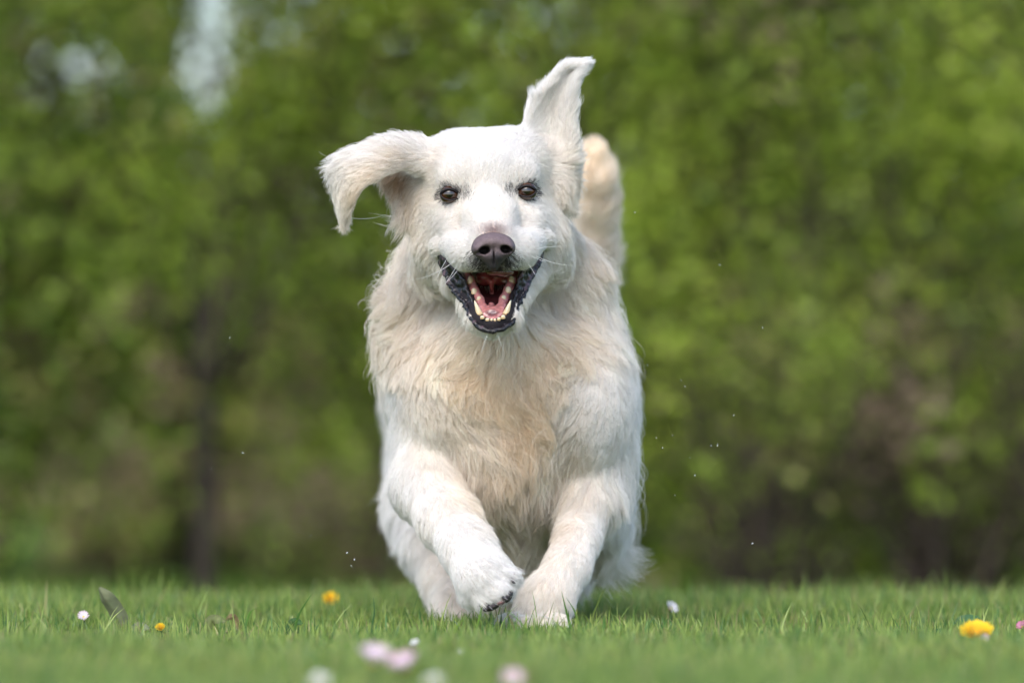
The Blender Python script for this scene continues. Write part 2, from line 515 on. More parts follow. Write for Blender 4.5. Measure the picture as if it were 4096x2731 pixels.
# ---- fields over the coat: (px, py, y | image direction dx, dy, depth dir | length mm | lift | colour | wave)
WH, CR, CM, TN, GR, BR, PK, OF = ((.82, .81, .795), (.85, .775, .68), (.83, .72, .57), (.80, .63, .43),
                                  (.10, .09, .10), (.50, .36, .24), (.80, .74, .68), (.83, .795, .74))
CTRL = [
    # head top and forehead
    (1945, 520, .17, 0, -.3, 1, 9, .25, WH, 0), (1800, 560, .15, -.6, -.3, .8, 9, .3, WH, 0), (2090, 550, .15, .6, -.3, .8, 9, .3, WH, 0),
    (1950, 620, .09, 0, -1, .4, 8, .2, WH, 0), (1955, 740, .09, 0, -1, .2, 7, .2, WH, 0), (1850, 650, .1, -.4, -.8, .3, 8, .25, WH, 0), (2050, 640, .1, .4, -.8, .3, 8, .25, WH, 0),
    (1720, 680, .12, -.8, .1, .6, 10, .25, OF, 0), (2190, 660, .12, .7, .2, .6, 10, .25, OF, 0), (1690, 620, .13, -.9, .1, .3, 14, .3, OF, 0),
    # round the eyes
    (1799, 735, .08, -.2, -1, .2, 5, .2, WH, 0), (1799, 815, .08, -.3, 1, .2, 5, .2, WH, 0), (1850, 790, .08, .3, -.5, .2, 4, .2, OF, 0), (1745, 785, .1, -1, .2, .4, 6, .2, OF, 0),
    (2107, 722, .08, .2, -1, .2, 5, .2, WH, 0), (2107, 805, .08, .3, 1, .2, 5, .2, WH, 0), (2055, 780, .08, -.3, -.5, .2, 4, .2, OF, 0), (2165, 770, .1, 1, .2, .4, 6, .2, OF, 0),
    # muzzle
    (1960, 860, .05, 0, -1, .5, 5, .15, OF, 0), (1975, 915, .03, 0, -1, .6, 3.5, .15, PK, 0), (1880, 930, .05, -.8, -.4, .5, 5, .2, WH, 0), (2070, 920, .05, .8, -.4, .5, 5, .2, WH, 0),
    (1870, 1010, .03, -.9, .5, .3, 5, .25, WH, 0), (2080, 1000, .03, .9, .5, .3, 5, .25, WH, 0), (1900, 1075, .02, -.5, .9, .1, 5, .3, OF, 0), (2045, 1070, .02, .5, .9, .1, 5, .3, OF, 0),
    (1800, 960, .07, -.8, -.2, .6, 6, .2, WH, 0), (2140, 940, .07, .8, -.2, .6, 6, .2, WH, 0), (1840, 1060, .04, -.8, .7, .2, 6, .25, WH, 0), (2110, 1045, .04, .8, .7, .2, 6, .25, WH, 0),
    (1975, 1085, .015, 0, 1, .1, 4, .3, OF, 0),
    # cheeks
    (1730, 880, .1, -.6, .7, .5, 12, .25, WH, 0), (2200, 860, .1, .6, .7, .5, 12, .25, WH, 0), (1700, 1020, .14, -.5, .9, .3, 20, .3, OF, .2), (2220, 1000, .14, .5, .9, .3, 20, .3, OF, .2),
    (1760, 1130, .14, -.3, 1, .1, 22, .3, OF, .2), (2160, 1120, .14, .4, 1, .1, 22, .3, OF, .2), (1660, 920, .14, -.3, 1, .2, 20, .4, CR, .2), (2250, 880, .14, .4, 1, .2, 22, .4, CR, .2),
    # jaw and throat
    (1870, 1260, .08, -.5, .9, .1, 14, .3, OF, .2), (2070, 1250, .08, .5, .9, .1, 14, .3, OF, .2), (1970, 1340, .04, 0, 1, .2, 9, .35, WH, 0), (1830, 1200, .12, -.4, 1, .1, 24, .3, OF, .3), (2110, 1190, .12, .4, 1, .1, 24, .3, OF, .3),
    (1970, 1420, .15, .05, 1, 0, 36, .35, CM, .8), (1880, 1400, .15, -.4, 1, 0, 34, .35, CR, .7), (2080, 1400, .15, .3, 1, 0, 34, .35, CM, .7),
    # ruff
    (1580, 1180, .24, -.9, .1, .1, 46, .6, CR, .8), (1550, 1300, .25, -.7, .7, .1, 38, .35, CR, .8), (1620, 1050, .2, -.6, .6, 0, 38, .5, CR, .7), (1650, 1250, .17, -.5, .9, 0, 42, .35, CR, .8),
    (1590, 1400, .2, -.3, 1, .1, 34, .3, CR, .8), (2350, 1000, .22, .5, .8, 0, 36, .4, CR, .8), (2430, 1150, .25, .6, .8, .1, 34, .35, OF, .8), (2300, 1200, .17, .4, 1, 0, 42, .35, CR, .8),
    (2440, 1320, .26, .4, 1, .1, 26, .3, OF, .6), (2240, 1350, .16, .3, 1, 0, 40, .35, CM, .9), (1750, 1400, .15, -.3, 1, 0, 40, .35, CR, .9),
    # chest
    (1960, 1500, .16, .1, 1, 0, 40, .4, TN, 1.), (2080, 1500, .17, -.2, 1, 0, 38, .4, TN, 1.), (1850, 1500, .17, .6, .8, 0, 34, .35, CM, 1.), (2200, 1500, .18, -.4, 1, 0, 34, .35, CM, 1.),
    (2020, 1640, .16, .5, .8, 0, 34, .4, TN, 1.), (2090, 1720, .16, .3, 1, 0, 34, .4, TN, .9), (1900, 1640, .17, .9, .6, 0, 28, .3, CR, .7), (1760, 1560, .18, .6, .9, .1, 22, .25, OF, .3),
    (2220, 1640, .18, -.7, .7, 0, 24, .3, OF, .5), (2330, 1560, .18, -.2, 1, .1, 18, .25, WH, .2), (1920, 1780, .17, .6, .9, 0, 28, .35, CR, .5), (2180, 1790, .18, -.3, 1, 0, 28, .35, CR, .5),
    (2050, 1850, .17, .1, 1, 0, 38, .4, CM, .6), (1950, 1950, .19, .3, 1, 0, 44, .4, CR, .5), (2150, 1950, .19, -.1, 1, 0, 44, .4, CR, .5), (2040, 2080, .22, .1, 1, 0, 62, .35, CR, .5), (1960, 2120, .3, .3, 1, -.1, 60, .4, CR, .4), (2120, 2140, .3, .1, 1, -.1, 60, .4, CR, .4), (2040, 2250, .38, .1, 1, -.1, 50, .4, CR, .4),
    # shoulders and flanks
    (1600, 1560, .22, -.2, 1, .3, 16, .25, WH, .1), (1580, 1750, .22, -.1, 1, .3, 16, .25, WH, .1), (1700, 1740, .16, .2, 1, .1, 16, .2, OF, .1), (2480, 1560, .24, .3, 1, .2, 18, .3, WH, .1),
    (2530, 1750, .25, .3, 1, .2, 20, .35, WH, .1), (2400, 1720, .18, -.1, 1, .1, 16, .2, WH, .1), (1540, 1550, .6, -.2, 1, .5, 26, .3, WH, .3), (1560, 1800, .6, -.2, 1, .3, 26, .3, WH, .3),
    (2530, 1900, .27, .35, 1, .3, 32, .6, WH, .2), (2480, 2040, .30, .5, 1, .1, 36, .5, WH, .25), (2430, 2150, .32, .35, 1, .1, 50, .5, OF, .25), (2380, 2200, .36, .3, 1, 0, 56, .5, OF, .3),
    # lifted leg and paw
    (1620, 1900, .16, 0, 1, .1, 14, .2, WH, .1), (1720, 1960, .12, .4, 1, -.1, 11, .15, WH, 0), (1800, 2120, .06, .6, 1, -.2, 10, .15, WH, 0), (1880, 2230, .03, .7, 1, -.2, 9, .2, WH, 0),
    (1950, 2330, .02, .8, .8, 0, 11, .25, WH, 0), (2040, 2300, .04, .9, .3, 0, 16, .3, WH, 0), (1850, 2360, .05, .5, 1, 0, 14, .3, WH, 0), (1860, 2000, .16, .5, 1, 0, 22, .3, CM, .2),
    # planted leg
    (2380, 1950, .13, -.1, 1, 0, 12, .15, OF, 0), (2330, 2120, .1, -.2, 1, -.1, 11, .15, OF, 0), (2280, 2260, .08, -.3, 1, -.1, 9, .15, OF, 0), (2180, 2420, .05, -.4, 1, -.2, 9, .2, OF, 0),
    (2130, 2510, .04, -.2, 1, 0, 10, .2, OF, 0), (2400, 2150, .28, .3, 1, .3, 32, .4, WH, .2), (2350, 2300, .26, .3, 1, .3, 22, .3, OF, .2), (2220, 2100, .18, -.2, 1, .1, 14, .25, CR, .2), (2390, 2120, .17, .1, 1, .1, 12, .2, WH, .1), (2340, 2250, .13, -.1, 1, 0, 10, .15, WH, .0),
    # hind legs
    (1600, 2050, .5, -.3, 1, .1, 26, .35, WH, .2), (1640, 2250, .5, -.2, 1, .1, 22, .35, WH, .2), (1740, 2300, .4, 0, 1, 0, 12, .2, OF, .1), (1780, 2480, .3, .1, 1, 0, 9, .2, OF, 0),
    (2400, 2100, .55, .4, 1, .1, 44, .4, OF, .3), (2250, 2250, .5, .2, 1, .1, 34, .4, OF, .3), (1980, 2480, .3, -.2, 1, 0, 10, .2, OF, 0), (2100, 2350, .4, -.2, 1, 0, 16, .2, CR, 0),
    # belly
    (2000, 2000, .45, 0, 1, .2, 30, .3, CR, .3), (1980, 1150, .6, 0, .2, 1, 20, .2, OF, .2), (1980, 1150, .4, 0, .2, 1, 28, .3, CR, .3), (1980, 1700, .85, 0, 1, .2, 40, .3, CR, .3),
    # tail
    (2330, 900, .74, -.2, -1, 0, 20, .25, CR, .1), (2430, 900, .74, .6, -.6, 0, 24, .4, CR, .2), (2440, 760, .72, .5, -.8, 0, 18, .4, CR, .1), (2380, 640, .7, 0, -1, 0, 16, .3, CM, .1), (2440, 1100, .78, .8, .1, 0, 26, .4, CR, .2), (2360, 760, .68, -.1, -1, 0, 16, .2, CM, .1),
    # ear to the side
    (1600, 560, .11, -1, -.2, .1, 13, .45, WH, .2), (1480, 620, .1, -1, .1, 0, 14, .3, WH, .1), (1360, 650, .11, -1, .3, 0, 18, .35, WH, .1), (1400, 720, .1, -.6, .7, 0, 12, .2, OF, .1),
    (1370, 820, .11, -.1, 1, 0, 12, .2, OF, 0), (1372, 885, .12, 0, 1, 0, 11, .15, CR, 0), (1580, 660, .1, -1, .1, 0, 13, .2, CR, .2), (1500, 705, .09, -.9, .5, 0, 9, .15, CM, .1), (1420, 780, .09, -.4, .9, 0, 9, .15, CM, .1),
    (1610, 740, .16, -.2, 1, 0, 12, .2, BR, .1), (1640, 800, .14, -.2, 1, 0, 24, .3, CR, .2), (1540, 750, .16, -.4, .9, 0, 14, .3, OF, .2), (1620, 860, .14, -.4, 1, 0, 26, .4, CR, .3),
    # ear flung up
    (2130, 440, .15, -.3, -1, 0, 14, .3, WH, .2), (2200, 450, .16, .2, -1, 0, 14, .2, OF, .1), (2270, 480, .15, .3, -1, 0, 14, .3, WH, .1), (2250, 330, .15, .35, -1, 0, 11, .2, WH, 0),
    (2320, 262, .145, 1, -.3, 0, 9, .15, WH, 0), (2230, 560, .15, .1, -1, 0, 12, .2, OF, .1), (2290, 640, .15, .4, -.2, 0, 16, .35, OF, .2), (2260, 720, .13, .3, 1, 0, 14, .25, CR, .2), (2290, 800, .13, .4, 1, 0, 18, .35, CR, .2),
]
CPOS = np.array([W(*c[:3]) for c in CTRL])
CPOS_W = CPOS * np.array([1, 0.55, 1])
CDIR = np.array([(c[3], c[5], -c[4]) for c in CTRL], float)
CDIR /= np.linalg.norm(CDIR, axis=1, keepdims=True)
CVAL = np.array([[c[6], c[7], c[8][0], c[8][1], c[8][2], c[9]] for c in CTRL], float)


def fields(P):
    D = np.zeros((len(P), 3)); V = np.zeros((len(P), 6))
    Pw = P * np.array([1, 0.55, 1])
    for i in range(0, len(P), 20000):
        d2 = ((Pw[i:i + 20000, None] - CPOS_W[None]) ** 2).sum(2)
        wt = 1.0 / (d2 + 0.008 ** 2) ** 2
        wt /= wt.sum(1, keepdims=True)
        D[i:i + 20000] = wt @ CDIR
        V[i:i + 20000] = wt @ CVAL
        w2 = 1.0 / (d2 + 0.020 ** 2) ** 1.8
        V[i:i + 20000, 2:5] = (w2 / w2.sum(1, keepdims=True)) @ CVAL[:, 2:5]
    return D / (np.linalg.norm(D, axis=1, keepdims=True) + 1e-9), V


_ph = rng.uniform(0, 6.28, (3, 6)); _fr = rng.normal(0, 1, (3, 6, 3))
def wob(P, wl):
    """smooth vector noise with a wavelength wl in metres"""
    o = np.zeros((len(P), 3))
    for a in range(3):
        for j in range(6):
            o[:, a] += np.sin(P @ (_fr[a, j] * (3.6 / wl)) + _ph[a, j])
    return o / 2.4


def inpoly(x, y, poly):
    r = np.zeros(len(x), bool); n = len(poly)
    for i in range(n):
        x1, y1 = poly[i]; x2, y2 = poly[(i + 1) % n]
        if y1 == y2: continue
        c = ((y1 > y) != (y2 > y)) & (x < (x2 - x1) * (y - y1) / (y2 - y1) + x1)
        r ^= c
    return r


MOUTH = [(1757, 1028), (1808, 1078), (1856, 1110), (1918, 1122), (1985, 1116), (2040, 1112), (2085, 1098), (2130, 1052), (2168, 1000),
         (2157, 1034), (2121, 1108), (2095, 1171), (2066, 1214), (2056, 1262), (2028, 1309), (1975, 1325), (1923, 1313), (1894, 1288), (1877, 1252), (1865, 1209), (1841, 1190), (1808, 1157), (1789, 1104)]


def coat_state(P):
    """0 = bare, 1 = coat; and extra dark skin/hair colour factor"""
    q = PX(P)
    x, y, d = q[:, 0], q[:, 1], q[:, 2]
    bare = inpoly(x, y, MOUTH) & (d < .135) & (d > -.02)
    e1 = ((x - 1799) / 38) ** 2 + ((y - 779) / 26) ** 2
    e2 = ((x - 2107) / 38) ** 2 + ((y - 766) / 26) ** 2
    bare |= ((e1 < 1) | (e2 < 1)) & (d < .12)
    ns = (((x - 1973) / 82) ** 2 + ((y - 985) / 55) ** 2 < 1) | ((abs(x - 1973) < 42) & (y > 985) & (y < 1062))
    bare |= ns & (d < .06)
    # tips of the toes on the lifted paw show their pads
    pads = ((x > 1905) & (y > 2412) | (x > 2035) & (y > 2340)) & (d < .08) & (y > 2300) & (x < 2070)
    bare |= pads
    bare |= P[:, 2] < 0.004
    dark = np.zeros(len(P))
    for (cx, cy, ix) in ((1799, 779, 1), (2107, 766, -1)):
        e = np.sqrt(((x - cx) / 44) ** 2 + ((y - cy) / 30) ** 2)
        dark = np.maximum(dark, np.clip(1.30 - e, 0, .30) / .30 * .55)
        inner = np.exp(-(((x - (cx + ix * 62)) / 26) ** 2 + ((y - (cy - 4)) / 24) ** 2))
        dark = np.maximum(dark, inner * .38)
        brow = np.exp(-(((x - (cx - ix * 5)) / 34) ** 2 + ((y - (cy - 37)) / 5) ** 2))
        dark = np.maximum(dark, brow * .35)
    nb = np.sqrt(((x - 1973) / 98) ** 2 + ((y - 1038) / 60) ** 2)
    dark = np.maximum(dark, np.clip(1.22 - nb, 0, .6) / .6 * .8 * np.clip((y - 985) / 50, 0, 1))
    dark[d > .12] = 0
    pf = np.exp(-(((x - 2010) / 60) ** 2 + ((y - 2420) / 22) ** 2)) * (d < .12)
    dark = np.maximum(dark, pf * .6)
    return bare, dark


def coat_colour(P, V):
    c = V[:, 2:5].copy()
    n = wob(P, .05)[:, 0] * .5 + wob(P, .02)[:, 1] * .35
    tint = np.array([.74, .58, .40])
    k = np.clip(n * .22, -.15, .3) * np.clip((c[:, 0] - c[:, 2]) * 5, 0, 1)
    c = c * (1 - np.clip(k, 0, 1)[:, None]) + tint * np.clip(k, 0, 1)[:, None]
    c = c * (1 + np.clip(-k, 0, 1)[:, None] * .3)
    q = PX(P)
    br = np.exp(-(((q[:, 0] - 1973) / 52) ** 2 + ((q[:, 1] - 925) / 26) ** 2)) * (q[:, 2] < .1)
    br = np.clip(br * .85, 0, 1)[:, None]
    c = c * (1 - br) + np.array([.27, .18, .18]) * br
    ei = np.exp(-(((q[:, 0] - 1608) / 62) ** 2 + ((q[:, 1] - 715) / 38) ** 2)) * (q[:, 2] > .125) * (q[:, 2] < .2)
    ei = np.clip(ei * 1.1, 0, .9)[:, None]
    c = c * (1 - ei) + np.array([.40, .26, .15]) * ei
    return c


# body mesh (skin and undercoat)
fd, fv = fields(BV)
bcol = coat_colour(BV, fv) * np.array([.86, .80, .76])
bare, dk = coat_state(BV)
dk = dk[:, None]
bcol = bcol * (1 - dk) + np.array([.05, .045, .05]) * dk
q = PX(BV)
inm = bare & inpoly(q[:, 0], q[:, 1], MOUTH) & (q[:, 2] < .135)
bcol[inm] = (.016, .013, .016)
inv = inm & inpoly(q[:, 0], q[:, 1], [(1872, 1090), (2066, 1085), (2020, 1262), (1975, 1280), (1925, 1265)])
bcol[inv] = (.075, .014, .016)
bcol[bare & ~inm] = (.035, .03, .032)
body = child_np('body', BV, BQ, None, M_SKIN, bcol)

# ---- strands
def sample_roots(n_try, dens):
    A, B, C, D = (BV[BQ[:, i]] for i in range(4))
    a1 = np.linalg.norm(np.cross(B - A, C - A), axis=1) / 2
    a2 = np.linalg.norm(np.cross(C - A, D - A), axis=1) / 2
    cen = (A + B + C + D) / 4
    wgt = (a1 + a2) * dens(cen)
    cs = np.cumsum(wgt); cs /= cs[-1]
    f = np.searchsorted(cs, rng.random(n_try))
    second = rng.random(n_try) * (a1[f] + a2[f]) > a1[f]
    u, v = rng.random(n_try), rng.random(n_try)
    m = u + v > 1; u[m] = 1 - u[m]; v[m] = 1 - v[m]
    P1 = np.where(second[:, None], C[f], B[f]); P2 = np.where(second[:, None], D[f], C[f])
    return A[f] + (P1 - A[f]) * u[:, None] + (P2 - A[f]) * v[:, None]


def dens(P):
    q = PX(P)
    d = np.interp(P[:, 1], [0, .12, .3, .5, .9], [2.6, 1.9, 1.0, .55, .45])
    d = d * np.where((q[:, 1] < 1150) & (P[:, 1] < .2), 1.5, 1.0)
    n = G.grad(P)
    return d * np.where(n[:, 1] > .5, .45, 1.0)


N_FUR = 640000
R = sample_roots(N_FUR, dens)
bare, dk = coat_state(R)
R = R[~bare]; dk = dk[~bare]
Nn = G.grad(R)
FD, FV = fields(R)
FD = FD + wob(R, .045) * (.10 + .45 * FV[:, 5:6]) + wob(R, .018) * (.05 + .30 * FV[:, 5:6]) + rng.normal(0, .09, R.shape)
T = FD - (FD * Nn).sum(1, keepdims=True) * Nn
T /= np.linalg.norm(T, axis=1, keepdims=True) + 1e-9
Ln = FV[:, 0] * .001 * rng.uniform(.65, 1.2, len(R)) * np.where(FV[:, 0] > 25, 1.15, 1.0)
qr = PX(R)
ear = ((qr[:, 0] < 1640) | ((qr[:, 0] > 2090) & (qr[:, 1] < 500)) | ((qr[:, 0] > 2230) & (qr[:, 1] < 850))) & (qr[:, 1] < 930) & (R[:, 1] < .2)
Ln = np.where(ear, Ln * rng.uniform(.8, 1.3, len(R)), Ln)
lift = FV[:, 1] * rng.uniform(.7, 1.3, len(R)) * np.where(FV[:, 0] < 14, .85, 1.0)
stray = rng.random(len(R)) < .028
lift = np.where(stray, lift * 2.2 + .1, lift); Ln = np.where(stray, Ln * rng.uniform(1.1, 1.6, len(R)), Ln)
col = coat_colour(R, FV)
col = col * rng.normal(1, .045, (len(R), 1)) * (1 + rng.normal(0, .012, (len(R), 3)))
col = np.where((rng.random(len(R)) < dk * 1.15)[:, None], np.array([.06, .052, .055]) * rng.uniform(.6, 1.8, (len(R), 1)), col)
NP = 7
tt = np.linspace(0, 1, NP)
Bn = np.cross(Nn, T)
phs = wob(R, .03)[:, 0] * 4
wv = FV[:, 5]
P = np.zeros((len(R), NP, 3))
P[:, 0] = R - Nn * .0003
for i in range(1, NP):
    t = tt[i]
    side = np.sin(phs + t * 6.0 + wob(R, .06)[:, 1]) * wv * .75
    d = T + Nn * (lift * (1 - 1.1 * t) + .12 * wv * np.sin(phs * 1.3 + 5 * t))[:, None] + Bn * side[:, None]
    d[:, 2] -= np.clip(Ln - .02, 0, .05) * 9 * t
    d /= np.linalg.norm(d, axis=1, keepdims=True)
    nx_ = P[:, i - 1] + d * (Ln / (NP - 1))[:, None]
    hgt = .0005 + Ln * lift * .45 * min(1, t * 1.6) * (1 - .35 * t)
    P[:, i] = nx_ + Nn * np.clip(hgt - G.val(nx_), 0, .004)[:, None]
# clumps: every strand leans to the guide nearest its root
def clump(P, frac, power, amt):
    n = len(P)
    gi = np.flatnonzero(rng.random(n) < frac)
    kd = KDTree(len(gi))
    for j, g_ in enumerate(gi): kd.insert(P[g_, 0], j)
    kd.balance()
    near = np.fromiter((kd.find(p)[1] for p in P[:, 0]), np.int64, n)
    g_ = gi[near]
    # a guide only takes strands that run its way
    same = ((P[g_, -1] - P[g_, 0]) * (P[:, -1] - P[:, 0])).sum(1) > 0
    wt = (tt ** power)[None, :, None] * (amt * same)[:, None, None]
    tgt = P[g_] * 1.0
    # guides scaled to the strand's own length
    l0 = np.linalg.norm(P[:, -1] - P[:, 0], axis=1); l1 = np.linalg.norm(tgt[:, -1] - tgt[:, 0], axis=1) + 1e-6
    sc = np.clip(l0 / l1, .6, 1.15)[:, None, None]
    tgt = tgt[:, :1] + (tgt - tgt[:, :1]) * sc
    return P * (1 - wt) + tgt * wt, g_
long_ = np.clip((FV[:, 0] - 8) / 25, 0, 1)
P, g1 = clump(P, .045, 1.2, .48 + .18 * long_)
P, g2 = clump(P, .008, 1.8, .06 + .44 * long_)
cj = 1 + rng.normal(0, 1, (len(P), 1)) * (.02 + .07 * long_[:, None]); col = col * (cj[g2] * .5 + .5) * (rng.normal(1, .04, (len(P), 1))[g1] * .5 + .5)
P += rng.normal(0, .0004, P.shape) * tt[None, :, None]
P[:, :, 2] = np.maximum(P[:, :, 2], .001)
col = np.clip(col, .01, .9)


def curves_obj(name, P, rad, col, mat, parent=dog, off=dog_off):
    n, k, _ = P.shape
    hc = bpy.data.hair_curves.new(name)
    hc.add_curves([k] * n)
    hc.attributes['position'].data.foreach_set('vector', (P - off).astype(np.float32).ravel())
    ra = hc.attributes.get('radius') or hc.attributes.new('radius', 'FLOAT', 'POINT')
    ra.data.foreach_set('value', rad.astype(np.float32).ravel())
    ca = hc.attributes.new('col', 'FLOAT_COLOR', 'CURVE')
    ca.data.foreach_set('color', np.concatenate([col, np.ones((n, 1))], 1).astype(np.float32).ravel())
    hc.materials.append(mat)
    o = bpy.data.objects.new(name, hc)
    return link(o, parent)


rad = (.00014 * (1 - .75 * tt ** 1.5))[None, :] * rng.uniform(.8, 1.25, (len(P), 1)) * (1 + .25 * long_[:, None])
fur = curves_obj('fur', P, rad, col, M_FUR)
print('fur', len(P), round(time.time() - T0, 1))

# ---- nose
GN = Grid(W(1860, 1110, .04) * [1, 0, 1] + [0, -.02, 0], W(2090, 900, .04) * [1, 0, 1] + [0, .06, 0], 0.0008)
E_(GN, 1973, 972, .018, 78, .022, 42, .004)
E_(GN, 1922, 995, .010, 38, .013, 34, .005); E_(GN, 2024, 990, .010, 38, .013, 34, .005)
E_(GN, 1973, 1022, .012, 50, .014, 40, .006)
E_(GN, 1973, 1060, .016, 24, .012, 26, .005)
E_(GN, 1938, 1001, -.004, 24, .014, 17, .002, 'sub', rot=-15); E_(GN, 2023, 997, -.004, 24, .014, 17, .002, 'sub', rot=15)
E_(GN, 1912, 1012, -.002, 22, .008, 6, .002, 'sub', rot=-20); E_(GN, 2050, 1006, -.002, 22, .008, 6, .002, 'sub', rot=20)
E_(GN, 1975, 1050, -.002, 3, .008, 55, .0015, 'sub')
v, qd = GN.mesh()
q = PX(v)
k = np.clip((q[:, 1] - 985 + 14 * wob(v, .02)[:, 0]) / 52, 0, 1)[:, None]
c = np.array([.118, .084, .090]) * (1 - k) + np.array([.030, .026, .030]) * k
rim = np.clip((np.sqrt(((q[:, 0] - 1973) / 88) ** 2 + ((q[:, 1] - 985) / 58) ** 2) - .86) / .12, 0, 1)[:, None] * (q[:, 1:2] < 990)
c = c * (1 - .55 * rim)
hole = ((((q[:, 0] - 1938) / 24) ** 2 + ((q[:, 1] - 1001) / 18) ** 2 < 1) | (((q[:, 0] - 2025) / 24) ** 2 + ((q[:, 1] - 997) / 18) ** 2 < 1)) & (q[:, 2] > .001)
c[hole] = (.008, .006, .006)
child_np('nose', v, qd, None, M_NOSE, c)

# ---- lips: black crinkled ribbons from the corners of the mouth round the chin
lipL_in = [(1755, 1020, .098), (1800, 1066, .078), (1850, 1108, .066), (1872, 1165, .064), (1893, 1210, .056), (1908, 1260, .044), (1935, 1290, .036), (1975, 1302, .032)]
lipL_out = [(1762, 1050, .104), (1787, 1100, .094), (1806, 1150, .084), (1840, 1188, .072), (1866, 1215, .060), (1880, 1262, .046), (1900, 1296, .036), (1935, 1318, .029), (1978, 1326, .026)]
lipR_in = [(2176, 985, .098), (2130, 1040, .078), (2088, 1090, .066), (2068, 1160, .064), (2048, 1205, .056), (2038, 1258, .044), (2012, 1288, .036), (1972, 1302, .032)]
lipR_out = [(2168, 1015, .104), (2145, 1070, .094), (2118, 1120, .084), (2096, 1170, .072), (2070, 1212, .060), (2060, 1260, .046), (2044, 1294, .036), (2012, 1316, .029), (1970, 1326, .026)]
lips = []
for a, b, sgn in ((lipL_in, lipL_out, -1), (lipR_in, lipR_out, 1)):
    GL = Grid((-.085, .0, .29), (.055, .13, .42), .0011)
    S = sheet(a, b, 70, 9, .004)
    S = S + wob(S, .010) * .0010
    GL.pts(S, .0020, .002)
    O = resample(b, 60)[6:36]
    for j in range(0, 30, 2):
        r_ = rng.uniform(5, 10)
        B_(GL, O[j, 0] + sgn * rng.uniform(0, 8), O[j, 1] + rng.uniform(-4, 5), O[j, 2] - .002, r_, .0015)
    C_(GL, [(O[26, 0], O[26, 1], O[26, 2], 8), (O[26, 0] + sgn * 16, O[26, 1] + 9, O[26, 2] - .003, 4)], .002)
    rim_ = np.array([W(*r) for r in resample(b, 70)])
    GL.pts(rim_ + wob(rim_, .006) * .0008, .0023, .0015)
    v, qd = GL.mesh()
    n_ = wob(v, .012)[:, 0:1]
    c = np.array([.009, .008, .011]) * (1 + .5 * n_) + np.clip(wob(v, .007)[:, 1:2] - .55, 0, 1) * np.array([.10, .06, .07])
    lips.append(child_np('lip', v, qd, None, M_WET, np.clip(c, .006, 1)))

# ---- gums and mouth floor
GG = Grid((-.06, .0, .29), (.03, .14, .42), .0011)
for g in ([(1862, 1085, .100, 20), (1880, 1125, .085, 19), (1898, 1165, .072, 18), (1920, 1200, .062, 17), (1930, 1232, .052, 18), (1938, 1262, .043, 15), (1972, 1280, .038, 14)],
          [(2068, 1080, .100, 20), (2050, 1122, .085, 19), (2034, 1160, .072, 18), (2014, 1197, .062, 17), (2006, 1230, .052, 18), (2004, 1260, .043, 15), (1972, 1280, .038, 14)]):
    C_(GG, g, .003)
E_(GG, 1968, 1248, .050, 40, .010, 26, .004)
C_(GG, [(1966, 1222, .062, 14), (1966, 1262, .046, 10)], .004)
E_(GG, 1967, 1165, .108, 10, .006, 40, .003)
v, qd = GG.mesh()
n_ = wob(v, .012)[:, 0:1]; q = PX(v)
c = np.array([.50, .20, .19]) * (1 + .15 * n_)
dkk = np.clip(np.exp(-(((q[:, 0:1] - 1968) / 26) ** 2 + ((q[:, 1:2] - 1252) / 14) ** 2)) * 1.2 + .2 * (wob(v, .005)[:, 1:2] > .6), 0, .8)
c = c * (1 - dkk) + np.array([.06, .03, .04]) * dkk
child_np('gum', v, qd, None, M_GUM, c)

# ---- tongue drawn back in the mouth, and the inside of the upper lip
GT = Grid((-.06, .0, .29), (.03, .15, .42), .0012)
E_(GT, 1940, 1112, .112, 42, .014, 34, .004); E_(GT, 1992, 1110, .112, 42, .014, 34, .004)
C_(GT, [(1966, 1130, .100, 12), (1967, 1165, .100, 6)], .004)
v, qd = GT.mesh()
child_np('tongue', v, qd, None, M_GUM, np.tile((.30, .060, .062), (len(v), 1)) * (1 + .15 * wob(v, .01)[:, :1]))
GP = Grid((-.06, .0, .29), (.03, .12, .42), .0012)
E_(GP, 2000, 1090, .045, 56, .012, 19, .003, rot=0)
v, qd = GP.mesh()
child_np('palate', v, qd, None, M_GUM, np.tile((.12, .035, .032), (len(v), 1)))

# ---- teeth
def tooth(bx, by, by_y, tx, ty, t_y, rb, ry, blunt=.35, colr=(.86, .80, .58)):
    a, b = W(bx, by, by_y), W(tx, ty, t_y)
    n = 9; mb = MB()
    s_ = np.linspace(0, 1, n)
    pts = a[None] * (1 - s_[:, None]) + b[None] * s_[:, None]
    prof = np.sqrt(np.clip(1 - s_ ** (2 + blunt * 4), 0, 1)) * (1 - (1 - blunt) * s_ * .55)
    prof[-1] = .06
    mb.tube(pts, prof * m2(rb, by_y), colr, 10)
    V = mb.v[0]; V[:, 1] = by_y + (V[:, 1] - by_y) * ry
    s2 = np.clip((V[:, 2] - a[2]) / (b[2] - a[2] + 1e-9), 0, 1)[:, None]
    mb.c[0] = np.array([.55, .38, .20]) * (1 - s2) + np.array([.66, .60, .43]) * s2
    return child_mb(mb, 'tooth', M_TOOTH)
tooth(1920, 1262, .040, 1898, 1202, .040, 15, 1, 0.0)
tooth(2022, 1260, .040, 2044, 1200, .040, 15, 1, 0.0)
for x, y_, r in ((1930, 1270, 11), (1950, 1277, 10), (1966, 1280, 7), (1979, 1280, 7), (1995, 1276, 9), (2013, 1268, 11)):
    tooth(x, y_ + 5 + random.uniform(-1, 1), .032, x + random.uniform(-2, 2), y_ - random.uniform(5, 9), .031, r * random.uniform(.8, .95), .8, 1.0)
